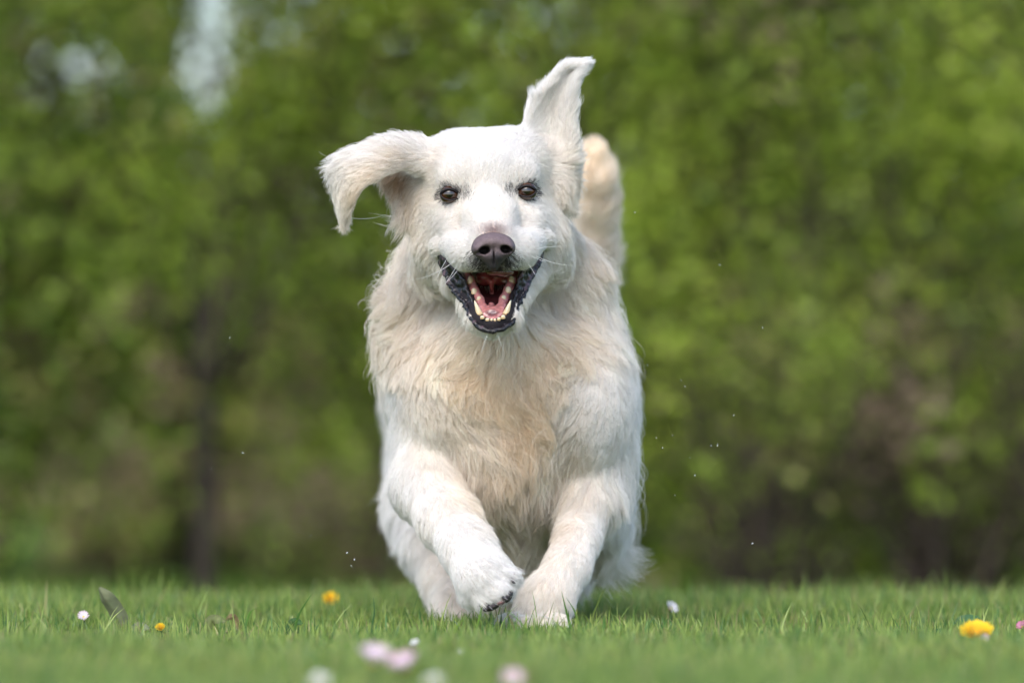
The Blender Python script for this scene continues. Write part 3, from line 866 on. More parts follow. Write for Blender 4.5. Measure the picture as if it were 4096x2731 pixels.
for x, y_, d_, r, h_ in ((1880, 1122, .078, 14, 24), (1896, 1166, .066, 14, 20), (1916, 1194, .058, 11, 13), (1926, 1210, .054, 6, 6),
                        (2047, 1120, .078, 14, 24), (2033, 1160, .066, 14, 20), (2015, 1190, .058, 11, 13), (2009, 1206, .054, 6, 6)):
    tooth(x, y_ + h_ * .6, d_, x, y_ - h_ * .75, d_, r, .9, .6)

# ---- eyes
m, N, L, Pn = new_mat('eye_iris')
tc = N.new('ShaderNodeTexCoord'); sp = N.new('ShaderNodeSeparateXYZ'); L.new(tc.outputs['Object'], sp.inputs[0])
mx = N.new('ShaderNodeMath'); mx.operation = 'MULTIPLY'; L.new(sp.outputs[0], mx.inputs[0]); L.new(sp.outputs[0], mx.inputs[1])
mz = N.new('ShaderNodeMath'); mz.operation = 'MULTIPLY'; L.new(sp.outputs[2], mz.inputs[0]); L.new(sp.outputs[2], mz.inputs[1])
ad = N.new('ShaderNodeMath'); ad.operation = 'ADD'; L.new(mx.outputs[0], ad.inputs[0]); L.new(mz.outputs[0], ad.inputs[1])
sq = N.new('ShaderNodeMath'); sq.operation = 'SQRT'; L.new(ad.outputs[0], sq.inputs[0])
mr = N.new('ShaderNodeMapRange'); mr.inputs['From Max'].default_value = .010; L.new(sq.outputs[0], mr.inputs['Value'])
cr = N.new('ShaderNodeValToRGB'); L.new(mr.outputs[0], cr.inputs[0])
e = cr.color_ramp.elements
e[0].position = .0; e[0].color = (.003, .003, .003, 1)
e[1].position = .27; e[1].color = (.004, .003, .003, 1)
for p_, c_ in ((.36, (.016, .006, .003, 1)), (.80, (.062, .020, .006, 1)), (.90, (.008, .005, .004, 1)), (.97, (.01, .008, .008, 1))):
    el = e.new(p_); el.color = c_
L.new(cr.outputs[0], Pn.inputs['Base Color'])
Pn.inputs['Roughness'].default_value = .12
Pn.inputs['Coat Weight'].default_value = 0.6
Pn.inputs['Coat Roughness'].default_value = .02
M_EYE = m
for (ex, ey, rot) in ((1799, 779, 6), (2107, 766, -6)):
    c0 = W(ex, ey, .0955)
    bpy_me = bpy.data.meshes.new('eye')
    import bmesh
    bm = bmesh.new(); bmesh.ops.create_uvsphere(bm, u_segments=32, v_segments=20, radius=.0105)
    bmesh.ops.rotate(bm, verts=bm.verts, matrix=Matrix.Rotation(math.pi / 2, 3, 'X'))
    bm.to_mesh(bpy_me); bm.free()
    bpy_me.polygons.foreach_set('use_smooth', [True] * len(bpy_me.polygons))
    bpy_me.materials.append(M_EYE)
    eye = bpy.data.objects.new('eye', bpy_me); link(eye, dog); eye.location = c0 - dog_off
    # eyelid rim, an almond that hugs the ball and draws out to the inner corner
    th = np.linspace(0, 2 * np.pi, 40, endpoint=False)
    sg = 1 if ex < 1950 else -1
    lx = 38 * np.cos(th); ly = 23 * np.sin(th) * (1 - .35 * np.abs(np.cos(th)) ** 3)
    ly = np.where(ly < 0, ly * 1.0, ly * .92)
    lx = lx + np.where(sg * np.cos(th) > .8, sg * 14, 0) ; ly = ly + np.where(sg * np.cos(th) > .8, 6, 0)
    a_ = math.radians(rot * sg * sg)
    X = lx * math.cos(a_) - ly * math.sin(a_) * 1; Y = lx * math.sin(a_) * .6 + ly
    dd = np.sqrt(np.clip(.0112 ** 2 - (X * .000253) ** 2 - (Y * .000253) ** 2, .000002, 1))
    ring = np.array([W(ex + x_, ey + y_, .0945 - d_) for x_, y_, d_ in zip(X, Y, dd)])
    mb = MB(); rr = np.where(np.sin(th) < -.2, .0013, .0009)
    mb.tube(ring, rr, (.008, .006, .007), 8, closed=True)
    child_mb(mb, 'eyelid', M_LID)

# ---- claws and pads of the lifted paw
for a, b, r in (((1895, 2405, .044), (1912, 2428, .038), 7), ((1955, 2422, .028), (1972, 2440, .023), 8), ((2012, 2388, .022), (2034, 2400, .017), 8), ((2044, 2322, .034), (2062, 2332, .031), 7)):
    mb = MB(); s_ = np.linspace(0, 1, 6)[:, None]
    pts = W(*a) * (1 - s_) + W(*b) * s_
    mb.tube(pts, m2(r, a[2]) * np.array([1, 1, .9, .7, .45, .12]), (.018, .016, .020), 8)
    child_mb(mb, 'claw', M_CLAW)
for a, rx, rz, rot, c in (((1966, 2426, .034), 38, 15, -22, (.030, .024, .027)), ((2034, 2384, .031), 15, 28, 28, (.025, .022, .026)), ((2052, 2306, .042), 11, 20, 10, (.26, .14, .15)), ((2003, 2408, .031), 20, 12, -22, (.20, .10, .10)), ((1990, 2180, .095), 8, 16, -30, (.30, .15, .12))):
    GQ = Grid(W(*a) - .014, W(*a) + .014, .0008)
    E_(GQ, *a, rx, .008, rz, .002, rot=rot)
    v, qd = GQ.mesh()
    child_np('paw_pad', v, qd, None, M_NOSE, np.tile(c, (len(v), 1)))

# ---- whiskers
WK = [((1822, 1040, .045), (1740, 1110, .03), (1640, 1120, .03)), ((1835, 1050, .045), (1800, 1110, .03), (1770, 1150, .02)), ((1850, 1052, .04), (1820, 1100, .02), (1790, 1125, .02)),
      ((1800, 1015, .06), (1765, 1070, .04), (1750, 1110, .03)), ((2120, 1010, .05), (2200, 1060, .03), (2290, 1062, .03)), ((2110, 1020, .05), (2150, 1035, .03), (2185, 1050, .03)),
      ((2125, 1000, .055), (2180, 985, .03), (2260, 985, .03)), ((2100, 1040, .05), (2130, 1075, .03), (2140, 1100, .03)), ((2140, 985, .07), (2175, 965, .05), (2230, 920, .05)),
      ((1390, 870, .12), (1470, 885, .12), (1545, 858, .14)), ((1950, 1335, .03), (1935, 1375, .03), (1925, 1410, .03)), ((1990, 1335, .03), (2000, 1370, .03), (2015, 1400, .03))]
WP = np.zeros((len(WK), 8, 3))
for i, (a, b, c_) in enumerate(WK):
    for j, t in enumerate(np.linspace(0, 1, 8)):
        WP[i, j] = W(*a) * (1 - t) ** 2 + 2 * W(*b) * t * (1 - t) + W(*c_) * t * t
curves_obj('whiskers', WP, np.tile(.00022 * np.linspace(1, .4, 8), (len(WK), 1)), np.full((len(WK), 3), .85), M_FUR)
print('dog done', round(time.time() - T0, 1))

# ==================================================================== GROUND, GRASS
m, N, L, Pn = new_mat('soil_under_turf')
nz = N.new('ShaderNodeTexNoise'); nz.inputs['Scale'].default_value = 14; nz.inputs['Detail'].default_value = 8
tc = N.new('ShaderNodeTexCoord'); L.new(tc.outputs['Object'], nz.inputs['Vector'])
cr = N.new('ShaderNodeValToRGB'); L.new(nz.outputs['Fac'], cr.inputs[0])
cr.color_ramp.elements[0].position = .35; cr.color_ramp.elements[0].color = (.045, .075, .018, 1)
cr.color_ramp.elements[1].position = .68; cr.color_ramp.elements[1].color = (.10, .17, .035, 1)
L.new(cr.outputs[0], Pn.inputs['Base Color']); Pn.inputs['Roughness'].default_value = 1.0; Pn.inputs['Specular IOR Level'].default_value = 0.0
M_SOIL = m
ys = np.r_[np.linspace(-9, 8, 120), np.geomspace(8.6, 1500, 30)]
xs = np.r_[-np.geomspace(900, 3, 18), np.linspace(-2.6, 2.6, 60), np.geomspace(3, 900, 18)]
XX, YY = np.meshgrid(xs, ys)
V = np.stack([XX.ravel(), YY.ravel(), ground_z(XX, YY).ravel()], 1)
nx = len(xs)
qi = np.array([(j * nx + i, j * nx + i + 1, (j + 1) * nx + i + 1, (j + 1) * nx + i) for j in range(len(ys) - 1) for i in range(nx - 1)])
go = mesh_np('ground', V, qi, None, M_SOIL)
tag(go, kind='structure')


def grass_blades(x, y, h, wd, lean, colr, name=None):
    n = len(x)
    z = ground_z(x, y)
    az = rng.uniform(0, 2 * np.pi, n)          # blade facing
    la = rng.uniform(0, 2 * np.pi, n)          # lean direction
    ux, uy = np.cos(az), np.sin(az)
    lv = [0, .4, .75, 1.0]
    Vv = np.zeros((n, 7, 3)); Cc = np.zeros((n, 7, 3))
    for k, t in enumerate(lv):
        cx = x + np.cos(la) * lean * h * t ** 1.8
        cy = y + np.sin(la) * lean * h * t ** 1.8
        cz = z + h * t * np.sqrt(np.clip(1 - (lean * .6 * t) ** 2, .1, 1)) - .002
        ww = wd * (1.0, .92, .62, 0)[k] * .5
        if k < 3:
            Vv[:, 2 * k] = np.stack([cx - ux * ww, cy - uy * ww, cz], 1)
            Vv[:, 2 * k + 1] = np.stack([cx + ux * ww, cy + uy * ww, cz], 1)
            Cc[:, 2 * k] = Cc[:, 2 * k + 1] = colr
        else:
            Vv[:, 6] = np.stack([cx, cy, cz], 1); Cc[:, 6] = colr
    # the mown tips have dried straw-coloured
    dry = rng.random(n) < .22
    Cc[dry, 6] = (.42, .36, .17)
    b = (np.arange(n) * 7)[:, None]
    Q = np.concatenate([b + [0, 1, 3, 2], b + [2, 3, 5, 4]])
    Tt = b + [4, 5, 6]
    return Vv.reshape(-1, 3), Q, Tt, Cc.reshape(-1, 3)


def scatter(n, y0, y1, margin, dens=None):
    y = rng.uniform(y0, y1, int(n * 1.6))
    hw = (y + CAM_D) * .09 + margin
    keep = rng.random(len(y)) < hw / hw.max()
    y = y[keep]; hw = hw[keep]
    x = rng.uniform(-1, 1, len(y)) * hw
    return x[:n], y[:n]


x, y = scatter(330000, -1.75, 1.6, .14)
x2, y2 = scatter(90000, 1.6, 5.2, .35)
x3, y3 = scatter(60000, -2.4, 1.6, .75)
x = np.r_[x, x2, x3]; y = np.r_[y, y2, y3]
n = len(x)
P2 = np.stack([x, y, x * 0], 1)
pn = wob(P2, .16)[:, 0] + .6 * wob(P2, .06)[:, 1]
hb = np.interp(y, [-1.2, -.5, -.3, .25, 1.1], [.014, .011, .008, .008, .011])
h = hb + np.interp(y, [.3, 1.0], [.0035, .0055]) * pn + (y > .5) * (rng.random(n) < .05) * rng.uniform(.006, .03, n) + np.abs(rng.normal(0, .0025, n)) + (rng.random(n) < .13 + .05 * pn) * rng.uniform(.002, .014, n) + (rng.random(n) < .022) * rng.uniform(.008, .028, n)
h = np.clip(h, .007, .060)
# the turf is pressed down where the feet strike
for fx, fy, fd_ in ((2160, 2540, .12), (1790, 2540, .32), (1970, 2540, .34)):
    c = W(fx, fy, fd_)
    r = np.hypot(x - c[0], (y - c[1]))
    h = np.where(r < .035, h * .45, h)
wd = rng.uniform(.0009, .0024, n)
for fx, fy, fd_, fr_ in ((3905, 2540, -.26, .03), (1500, 2655, -1.18, .03), (1610, 2672, -1.15, .03), (1665, 2592, -.38, .02), (1838, 2632, -.52, .02), (2050, 2722, -1.25, .03), (3935, 2556, -.2, .02), (1322, 2400, .75, .04), (2680, 2434, .42, .03), (4090, 2508, .05, .02), (642, 2508, .10, .015), (335, 2468, .18, .02)):
    c = W(fx, fy, fd_)
    h = np.where((np.abs(x - c[0]) < fr_) & (y < c[1] + .01) & (y > c[1] - .12), np.minimum(h, np.maximum(.008, c[2] - .012)), h)
lean = np.abs(rng.normal(.25, .28, n)); lean = np.clip(lean, 0, 1.1)
g0 = np.array([.185, .285, .060]); g1 = np.array([.30, .38, .09]); g2 = np.array([.08, .18, .045])
k1 = np.clip(.5 + .42 * wob(P2, .30)[:, 2] + rng.normal(0, .25, n), 0, 1)[:, None]
cg = g0 * (1 - k1) + g1 * k1
wd = np.where(h > .028, wd * .75, wd)
dkm = (rng.random(n) < .27)[:, None]
cg = np.where(dkm, g2, cg)
cg = cg * rng.uniform(.7, 1.25, (n, 1))
st = (rng.random(n) < .06)[:, None]
cg = np.where(st, np.array([.36, .31, .14]) * rng.uniform(.6, 1.1, (n, 1)), cg)
Vg, Qg, Tg, Cg = grass_blades(x, y, h, wd, lean, cg)
gr = mesh_np('grass', Vg, Qg, Tg, M_GRASS, None, False, Cg)
tag(gr, 'short green lawn grass with a few dry tips and longer blades', 'grass', kind='stuff')
print('grass', n, round(time.time() - T0, 1))


# ---- flowers and small things in the lawn
def bend(p, nrm, rr, ang):
    return p


def flower(name, label, cat, group, loc, R_, npet, pet_cols, cen_col, tilt, tdir, layers=1, cup=.5, stem_h=.02, pw=.30):
    root = empty(name, loc)
    tag(root, label, cat, group)
    rot = (Matrix.Rotation(tdir - math.pi, 3, 'Z') @ Matrix.Rotation(tilt, 3, 'X'))
    rt = np.array(rot)
    hd = np.array([0, 0, stem_h])
    mb = MB(); pts = np.array([[0, 0, -.004], [.001, 0, stem_h * .5], hd])
    mb.tube(pts, [.0012, .0011, .0011], (.09, .17, .04), 6); mb.build('stem', M_GRASS, root)
    mb = MB()
    for l in range(layers):
        rl = R_ * (1 - .22 * l); cu = cup + .35 * l
        for i in range(npet):
            a = 2 * math.pi * (i + .5 * l) / npet + random.uniform(-.06, .06)
            V = []; C2 = []
            ll = rl * random.uniform(.88, 1.06)
            for s in (0, .35, .7, .92, 1.0):
                wdt = rl * pw * (.35, .8, 1.0, .7, .25)[(0, .35, .7, .92, 1.0).index(s)] * .5
                r = R_ * .12 + (ll - R_ * .12) * s
                z = cu * rl * s * (1 - .35 * s) + l * .0006
                for sd_ in (-1, 0, 1):
                    zz = z + (.0004 if sd_ else 0)
                    V.append((r * math.cos(a) - sd_ * wdt * math.sin(a), r * math.sin(a) + sd_ * wdt * math.cos(a), zz))
                    t = s ** 2
                    c_ = np.array(pet_cols[0]) * (1 - t) + np.array(pet_cols[1]) * t
                    C2.append(c_)
            q_ = []
            for r_ in range(4):
                for c_ in range(2):
                    q_.append((r_ * 3 + c_, r_ * 3 + c_ + 1, r_ * 3 + c_ + 4, r_ * 3 + c_ + 3))
            mb.add(np.array(V) @ rt.T + hd, q_, None, np.array(C2))
    mb.build('petals', M_PETAL, root)
    mb = MB(); bmv = []; 
    nr, ns = 5, 12
    V = [(0, 0, R_ * .22)]; T_ = []; q_ = []
    for i in range(1, nr):
        ph = i / (nr - 1) * math.pi / 2
        for j in range(ns):
            th = 2 * math.pi * j / ns
            V.append((R_ * .30 * math.sin(ph) * math.cos(th), R_ * .30 * math.sin(ph) * math.sin(th), R_ * .22 * math.cos(ph) + .0003 * random.random()))
    for j in range(ns):
        T_.append((0, 1 + j, 1 + (j + 1) % ns))
    for i in range(nr - 2):
        for j in range(ns):
            q_.append((1 + i * ns + j, 1 + (i + 1) * ns + j, 1 + (i + 1) * ns + (j + 1) % ns, 1 + i * ns + (j + 1) % ns))
    mb.add(np.array(V) @ rt.T + hd, q_, T_, cen_col); mb.build('flower_centre', M_PETAL, root)
    return root


def gl(px, py, y, up):
    """foot of a small plant whose head shows at (px,py) at depth y"""
    p = W(px, py, y); return (p[0], y, p[2] - up)


def flower_at(name, label, cat, group, px, py, y, R_, *a, **k):
    p = W(px, py, y); gz = float(ground_z(p[0], y)); sh = max(.006, p[2] - gz)
    return flower(name, label, cat, group, (p[0], y, gz), R_, *a, stem_h=sh, **k)


WHT = (.80, .78, .80); PNK = (.62, .30, .45); YEL = (.75, .50, .02)
DG = 'daisies in the lawn'
flower_at('daisy', 'large blurred pink-tipped daisy, left one of the pair at the bottom edge', 'daisy', DG, 1495, 2652, -1.18, .0140, 16, (WHT, (.74, .50, .62)), YEL, .35, 3.6, layers=2, cup=1.2)
flower_at('daisy', 'large blurred pink-tipped daisy, right one of the pair at the bottom edge', 'daisy', DG, 1620, 2676, -1.15, .0135, 16, (WHT, PNK), YEL, .5, 2.5, layers=2, cup=1.1)
flower_at('daisy', 'small closed white daisy in front of the lifted paw', 'daisy', DG, 1665, 2592, -.38, .0052, 12, (WHT, WHT), YEL, .6, 2.6, layers=2, cup=1.6)
flower_at('daisy', 'tiny white daisy bud below the hind foot, near the bottom of the lawn', 'daisy', DG, 1838, 2632, -.52, .0040, 11, (WHT, WHT), YEL, .5, 3.4, layers=2, cup=1.7)
flower_at('daisy', 'pinkish blurred daisy cut by the bottom edge below the planted paw', 'daisy', DG, 2050, 2722, -1.25, .0100, 15, (WHT, PNK), YEL, .9, 3.2, layers=2, cup=.7)
flower_at('daisy', 'pale blurred daisy cut by the bottom edge, far left of the pair', 'daisy', DG, 1275, 2735, -1.30, .0095, 15, (WHT, WHT), YEL, .8, 2.9, layers=2, cup=.6)
flower_at('daisy', 'pale blurred daisy cut by the bottom edge just right of the pair', 'daisy', DG, 1735, 2738, -1.30, .0085, 15, (WHT, WHT), YEL, .8, 3.1, layers=2, cup=.6)
flower_at('daisy', 'pink daisy bud leaning against the yellow dandelion', 'daisy', DG, 3940, 2562, -.32, .0060, 13, (WHT, (.70, .34, .42)), YEL, 1.0, 3.0, layers=2, cup=1.3)
flower_at('daisy', 'pink daisy at the right edge of the lawn', 'daisy', DG, 4090, 2508, .05, .0060, 13, (PNK, (.62, .20, .36)), YEL, .9, 2.6, layers=2, cup=1.1)
flower_at('daisy', 'small pale daisy at the left of the withered leaf', 'daisy', DG, 335, 2468, .18, .0065, 13, (WHT, (.70, .55, .62)), YEL, .9, 3.1, layers=2, cup=.9)
flower_at('daisy', 'white daisy just right of the dog behind the grass', 'daisy', DG, 2680, 2434, .42, .0080, 14, (WHT, WHT), YEL, 1.0, 3.9, layers=2, cup=.9)
YG = 'dandelions in the lawn'
flower_at('dandelion', 'open yellow dandelion at the right with a daisy before it', 'dandelion', YG, 3905, 2548, -.26, .0168, 28, ((.78, .44, .01), (.82, .60, .02)), (.72, .40, .01), .55, 3.1, layers=3, cup=.85, pw=.20)
flower_at('dandelion', 'blurred yellow dandelion left of the dog at the far edge of the lawn', 'dandelion', YG, 1322, 2400, .75, .0095, 22, ((.74, .42, .01), (.80, .58, .02)), (.72, .40, .01), .8, 3.2, layers=3, cup=.7, pw=.24)
flower_at('dandelion', 'low yellow dandelion half hidden in the grass beside the withered leaf', 'dandelion', YG, 642, 2512, .10, .0055, 20, ((.72, .42, .01), (.80, .58, .02)), (.72, .40, .01), .8, 3.0, layers=3, cup=.7, pw=.24)


def leaf_obj(name, label, cat, group, pts, wid, colr, fold=.35, twist=0.0):
    root_l = np.array(pts[0])
    n = 14; C = resample(np.array(pts), n) if False else np.array([np.interp(np.linspace(0, 1, n), np.linspace(0, 1, len(pts)), np.array(pts)[:, k]) for k in range(3)]).T
    for _ in range(2): C[1:-1] = .25 * C[:-2] + .5 * C[1:-1] + .25 * C[2:]
    T_ = np.gradient(C, axis=0); T_ /= np.linalg.norm(T_, axis=1, keepdims=True)
    up = np.array([0, -1, .25]); S_ = np.cross(T_, up); S_ /= np.linalg.norm(S_, axis=1, keepdims=True)
    Nn_ = np.cross(S_, T_)
    V = []; cc = []
    for i in range(n):
        t = i / (n - 1); ww = wid * (math.sin(math.pi * min(1, t * .92 + .05)) ** .7) * .5 * (1 + .12 * math.sin(9 * t))
        a = twist * t
        s = S_[i] * math.cos(a) + Nn_[i] * math.sin(a); nn = np.cross(T_[i], s)
        for k in (-1, -.5, 0, .5, 1):
            V.append(C[i] + s * k * ww + nn * abs(k) * ww * fold)
            cc.append(np.array(colr) * (1 + .18 * random.uniform(-1, 1)) * (1.25 if k == 0 else 1))
    V = np.array(V); q_ = [(i * 5 + k, i * 5 + k + 1, i * 5 + k + 6, i * 5 + k + 5) for i in range(n - 1) for k in range(4)]
    V2 = V + np.repeat(Nn_, 5, 0) * .0004
    Va = np.vstack([V, V2]); qa = q_ + [tuple(np.array(q0)[::-1] + len(V)) for q0 in q_]
    o = mesh_np(name, Va - root_l, qa, None, M_LEAF, None, True, np.vstack([cc, cc]))
    o.location = root_l
    tag(o, label, cat, group)
    return o


def gp(px, y, dz=0.0):
    p = W(px, 2000, y); return [p[0], y, float(ground_z(p[0], y)) + dz]


LG = 'broad weed leaves in the lawn'
a = gp(520, .22); leaf_obj('withered_leaf', 'curled grey-green withered leaf standing up at the left', 'leaf', None,
    [a, W(490, 2500, .22), W(455, 2430, .21), W(425, 2395, .20), W(395, 2350, .20)], .019, (.30, .32, .20), .5, .8)
for px, py, y, dx, wv_, lab, cl in ((860, 2470, .12, 70, .012, 'low broad weed leaf lying in the lawn left of the dog', (.16, .19, .07)),
                          (930, 2462, .18, -40, .007, 'small brownish weed leaf beside the tall grass left of the dog', (.26, .20, .10)),
                          (560, 2500, .12, 60, .012, 'grey-green weed leaf at the foot of the withered leaf', (.17, .19, .12)),
                          (3880, 2475, .20, 110, .016, 'round green leaf behind the yellow dandelion', (.06, .15, .06)),
                          (3760, 2530, .05, -70, .012, 'dark green leaf left of the yellow dandelion', (.06, .15, .05)),
                          (1180, 2480, .10, 50, .010, 'dark weed leaf in the grass beside the hind foot', (.05, .12, .03))):
    g0_ = gp(px - dx * .6, y)
    leaf_obj('weed_leaf', lab, 'leaf', LG, [g0_, W(px - dx * .3, py + 10, y), W(px, py, y - .004), W(px + dx * .6, py + 14, y - .01)], wv_, cl, .3, .4)


def tall_blade(pts, wid, colr, label):
    root_l = np.array(pts[0]); n = 12
    C = np.array([np.interp(np.linspace(0, 1, n), np.linspace(0, 1, len(pts)), np.array(pts)[:, k]) for k in range(3)]).T
    for _ in range(3): C[1:-1] = .25 * C[:-2] + .5 * C[1:-1] + .25 * C[2:]
    V = []
    for i in range(n):
        t = i / (n - 1); ww = wid * .5 * (1 - t ** 2.2) + .0001
        V += [C[i] + [-ww, 0, 0], C[i] + [0, -ww * .35, 0], C[i] + [ww, 0, 0]]
    q_ = [(i * 3 + k, i * 3 + k + 1, i * 3 + k + 4, i * 3 + k + 3) for i in range(n - 1) for k in range(2)]
    cc = np.tile(colr, (len(V), 1)); cc[-3:] = (.42, .36, .17)
    o = mesh_np('grass_blade', np.array(V) - root_l, q_, None, M_GRASS, None, True, cc); o.location = root_l
    tag(o, label, 'grass blade', 'single tall grass blades')


TB = [((1170, 2540), (1195, 2450), (1262, 2352), .05, .0030, (.07, .17, .03), 'tall dark grass blade left of the dog reaching above the lawn'),
      ((1480, 2520), (1500, 2450), (1492, 2375), .02, .0022, (.07, .15, .05), 'thin upright grass blade left of the raised paw'),
      ((1780, 2590), (1820, 2520), (1865, 2452), -.12, .0038, (.20, .34, .05), 'broad bright grass blade leaning right under the raised paw'),
      ((1895, 2560), (1915, 2480), (1930, 2415), -.06, .0032, (.15, .28, .04), 'upright grass blade touching the raised paw'),
      ((2160, 2600), (2080, 2480), (2015, 2430), -.10, .0026, (.13, .25, .05), 'long grass blade leaning left between the front paws'),
      ((2290, 2540), (2262, 2430), (2245, 2360), -.02, .0026, (.08, .18, .03), 'tall grass blade in front of the planted paw'),
      ((2330, 2550), (2300, 2440), (2262, 2385), -.03, .0024, (.09, .19, .04), 'curved grass blade right of the planted paw'),
      ((3030, 2570), (3060, 2500), (3110, 2430), .04, .0030, (.14, .24, .05), 'grass blade leaning right in the right half of the lawn'),
      ((3600, 2610), (3540, 2550), (3475, 2490), -.05, .0030, (.15, .28, .04), 'long grass blade lying left of the yellow dandelion'),
      ((970, 2500), (1010, 2430), (1095, 2425), .10, .0024, (.12, .25, .04), 'arched grass blade bent over left of the dog'),
      ((560, 2600), (565, 2500), (565, 2440), .02, .0026, (.10, .20, .04), 'upright grass blade beside the withered leaf'),
      ((2790, 2545), (2800, 2530), (2850, 2528), .00, .0026, (.17, .24, .10), 'short bent pale grass blade right of the dog')]
for a, b, c_, y, wd_, cl, lab in TB:
    g_ = gp(a[0], y); tall_blade([g_, W(a[0] * .5 + b[0] * .5, a[1] * .5 + b[1] * .5, y), W(*b, y - .003), W(*c_, y - .006)], wd_, cl, lab)

# ---- drops of water thrown up round the dog
m, N, L, Pn = new_mat('water_drop')
Pn.inputs['Base Color'].default_value = (.9, .93, .95, 1); Pn.inputs['Roughness'].default_value = .05
Pn.inputs['Transmission Weight'].default_value = .75; Pn.inputs['IOR'].default_value = 1.33
M_DROP = m
mb = MB()
ico = bmesh.new(); bmesh.ops.create_icosphere(ico, subdivisions=2, radius=.0011)
dm = bpy.data.meshes.new('water_drop'); ico.to_mesh(dm); ico.free(); dm.materials.append(M_DROP)
dm.polygons.foreach_set('use_smooth', [True] * len(dm.polygons))
DR = [(2740, 1545, .05, 1), (2725, 1520, .1, .7), (2935, 1660, .0, 1), (2870, 1780, .0, 1.2), (2845, 1782, .0, .9), (2780, 1900, .05, 1), (2690, 1740, .1, .8), (2650, 1790, .0, .8), (3010, 2172, .0, 1.1),
      (1388, 2210, .1, 1.3), (1418, 2236, .1, 1.3), (1405, 2262, .1, .9), (1245, 2140, .1, .8), (970, 1810, .2, 1), (975, 1812, .0, .7), (2625, 1750, .1, .8), (2590, 1460, .1, .7), (2540, 850, .1, .8), (3050, 1310, .2, .8), (2880, 1060, .2, .9), (920, 1350, .2, 1), (845, 1875, .2, .9), (2760, 1830, .1, .7), (2700, 1980, .1, .8)]
for px, py, y, s in DR:
    o = bpy.data.objects.new('water_drop', dm); link(o); o.location = W(px, py, y)
    s *= .48
    o.scale = (s, s, s * random.uniform(1, 2.2)); o.rotation_euler = (0, random.uniform(-.8, .8), 0)
    tag(o, 'tiny splashed water drop in the air beside the running dog', 'water drop', 'water drops in the air')

# ==================================================================== SHRUBS AND TREES BEHIND
GREENS = dict(
    bright=np.array([.36, .46, .055]), mid=np.array([.24, .33, .045]), deep=np.array([.12, .19, .03]), olive=np.array([.26, .26, .08]),
    brown=np.array([.24, .175, .12]), yellow=np.array([.32, .27, .05]))


def thin(Q):
    """bare places high in the hedge and in the trees behind it, where the sky shows"""
    x, y, z = Q.T
    fr = (y < 6.2); k = np.zeros(len(Q), bool)
    for (cx, cz, rx, rz, p) in ((-.566, .95, .055, .13, .93), (-.42, 1.02, .07, .09, .6), (-.83, .85, .05, .07, .6), (-.60, .72, .05, .07, .5)):
        k |= fr & (((x - cx) / rx) ** 2 + ((z - cz) / rz) ** 2 < 1) & (rng.random(len(Q)) < p)
    for (cx, cz, rx, rz, p) in ((-.76, 1.22, .095, .26, .95), (-.56, 1.35, .14, .20, .8), (-1.1, 1.1, .12, .14, .7)):
        k |= ~fr & (y < 15) & (((x - cx) / rx) ** 2 + ((z - cz) / rz) ** 2 < 1) & (rng.random(len(Q)) < p)
    return k


def leaves(C, size, colr, name, parent, jitter=.35):
    """one foliage mesh; C leaf centres (n,3), each leaf a folded diamond"""
    n = len(C); off = np.array(parent.location) if parent else np.zeros(3)
    gap = lambda Q: thin(Q + off)
    d = rng.normal(0, 1, (n, 3)); d[:, 2] = d[:, 2] * .6 - .2; d /= np.linalg.norm(d, axis=1, keepdims=True)
    e_ = rng.normal(0, 1, (n, 3)); e_ -= (e_ * d).sum(1, keepdims=True) * d; e_ /= np.linalg.norm(e_, axis=1, keepdims=True)
    nn = np.cross(d, e_)
    keep = ~gap(C); C = C[keep]; d = d[keep]; e_ = e_[keep]; nn = nn[keep]; colr = colr[keep]; n = len(C)
    L_ = (size * rng.uniform(.6, 1.3, n))[:, None]
    V = np.stack([C, C + d * L_ * .5 + e_ * L_ * .34 + nn * L_ * .08, C + d * L_, C + d * L_ * .5 - e_ * L_ * .34 + nn * L_ * .08], 1).reshape(-1, 3)
    b = (np.arange(n) * 4)[:, None]
    T_ = np.concatenate([b + [0, 1, 2], b + [0, 2, 3]])
    cc = np.repeat(colr * rng.normal(1, .12, (n, 1)), 4, 0)
    return mesh_np(name, V, None, T_, M_LEAF, parent, False, np.clip(cc, .005, .9))


def branchset(mb, base, h, spread, n, r0, colr):
    """stems that rise, fork and thin out; returns points along the twigs"""
    tips = []
    for i in range(n):
        p = np.array([rng.normal(0, .04 * spread), rng.normal(0, .04 * spread), -.03])
        d = np.array([rng.normal(0, .22) * spread, rng.normal(0, .22) * spread, 1.0]); d /= np.linalg.norm(d)
        hh = h * rng.uniform(.75, 1.05); ns = 9; pts = [p]
        for s in range(ns):
            d = d + rng.normal(0, .10, 3) * [1, 1, .3]; d /= np.linalg.norm(d)
            p = p + d * hh / ns; pts.append(p)
        rr = r0 * (1 - np.linspace(0, .85, len(pts)))
        mb.tube(np.array(pts), rr, colr, 6)
        for k in range(2, len(pts)):
            tips.append(pts[k])
            for f in range(3):
                dd = d * .4 + rng.normal(0, 1, 3) * [1, 1, .5]; dd /= np.linalg.norm(dd)
                l_ = h * .18 * rng.uniform(.5, 1.2) * spread ** .5
                q1 = pts[k] + dd * l_ * .5; q2 = pts[k] + dd * l_ + [0, 0, l_ * .2]
                mb.tube(np.array([pts[k], q1, q2]), [rr[k] * .5, rr[k] * .35, .0015], colr, 4)
                tips += [q1, q2]
    return np.array(tips)


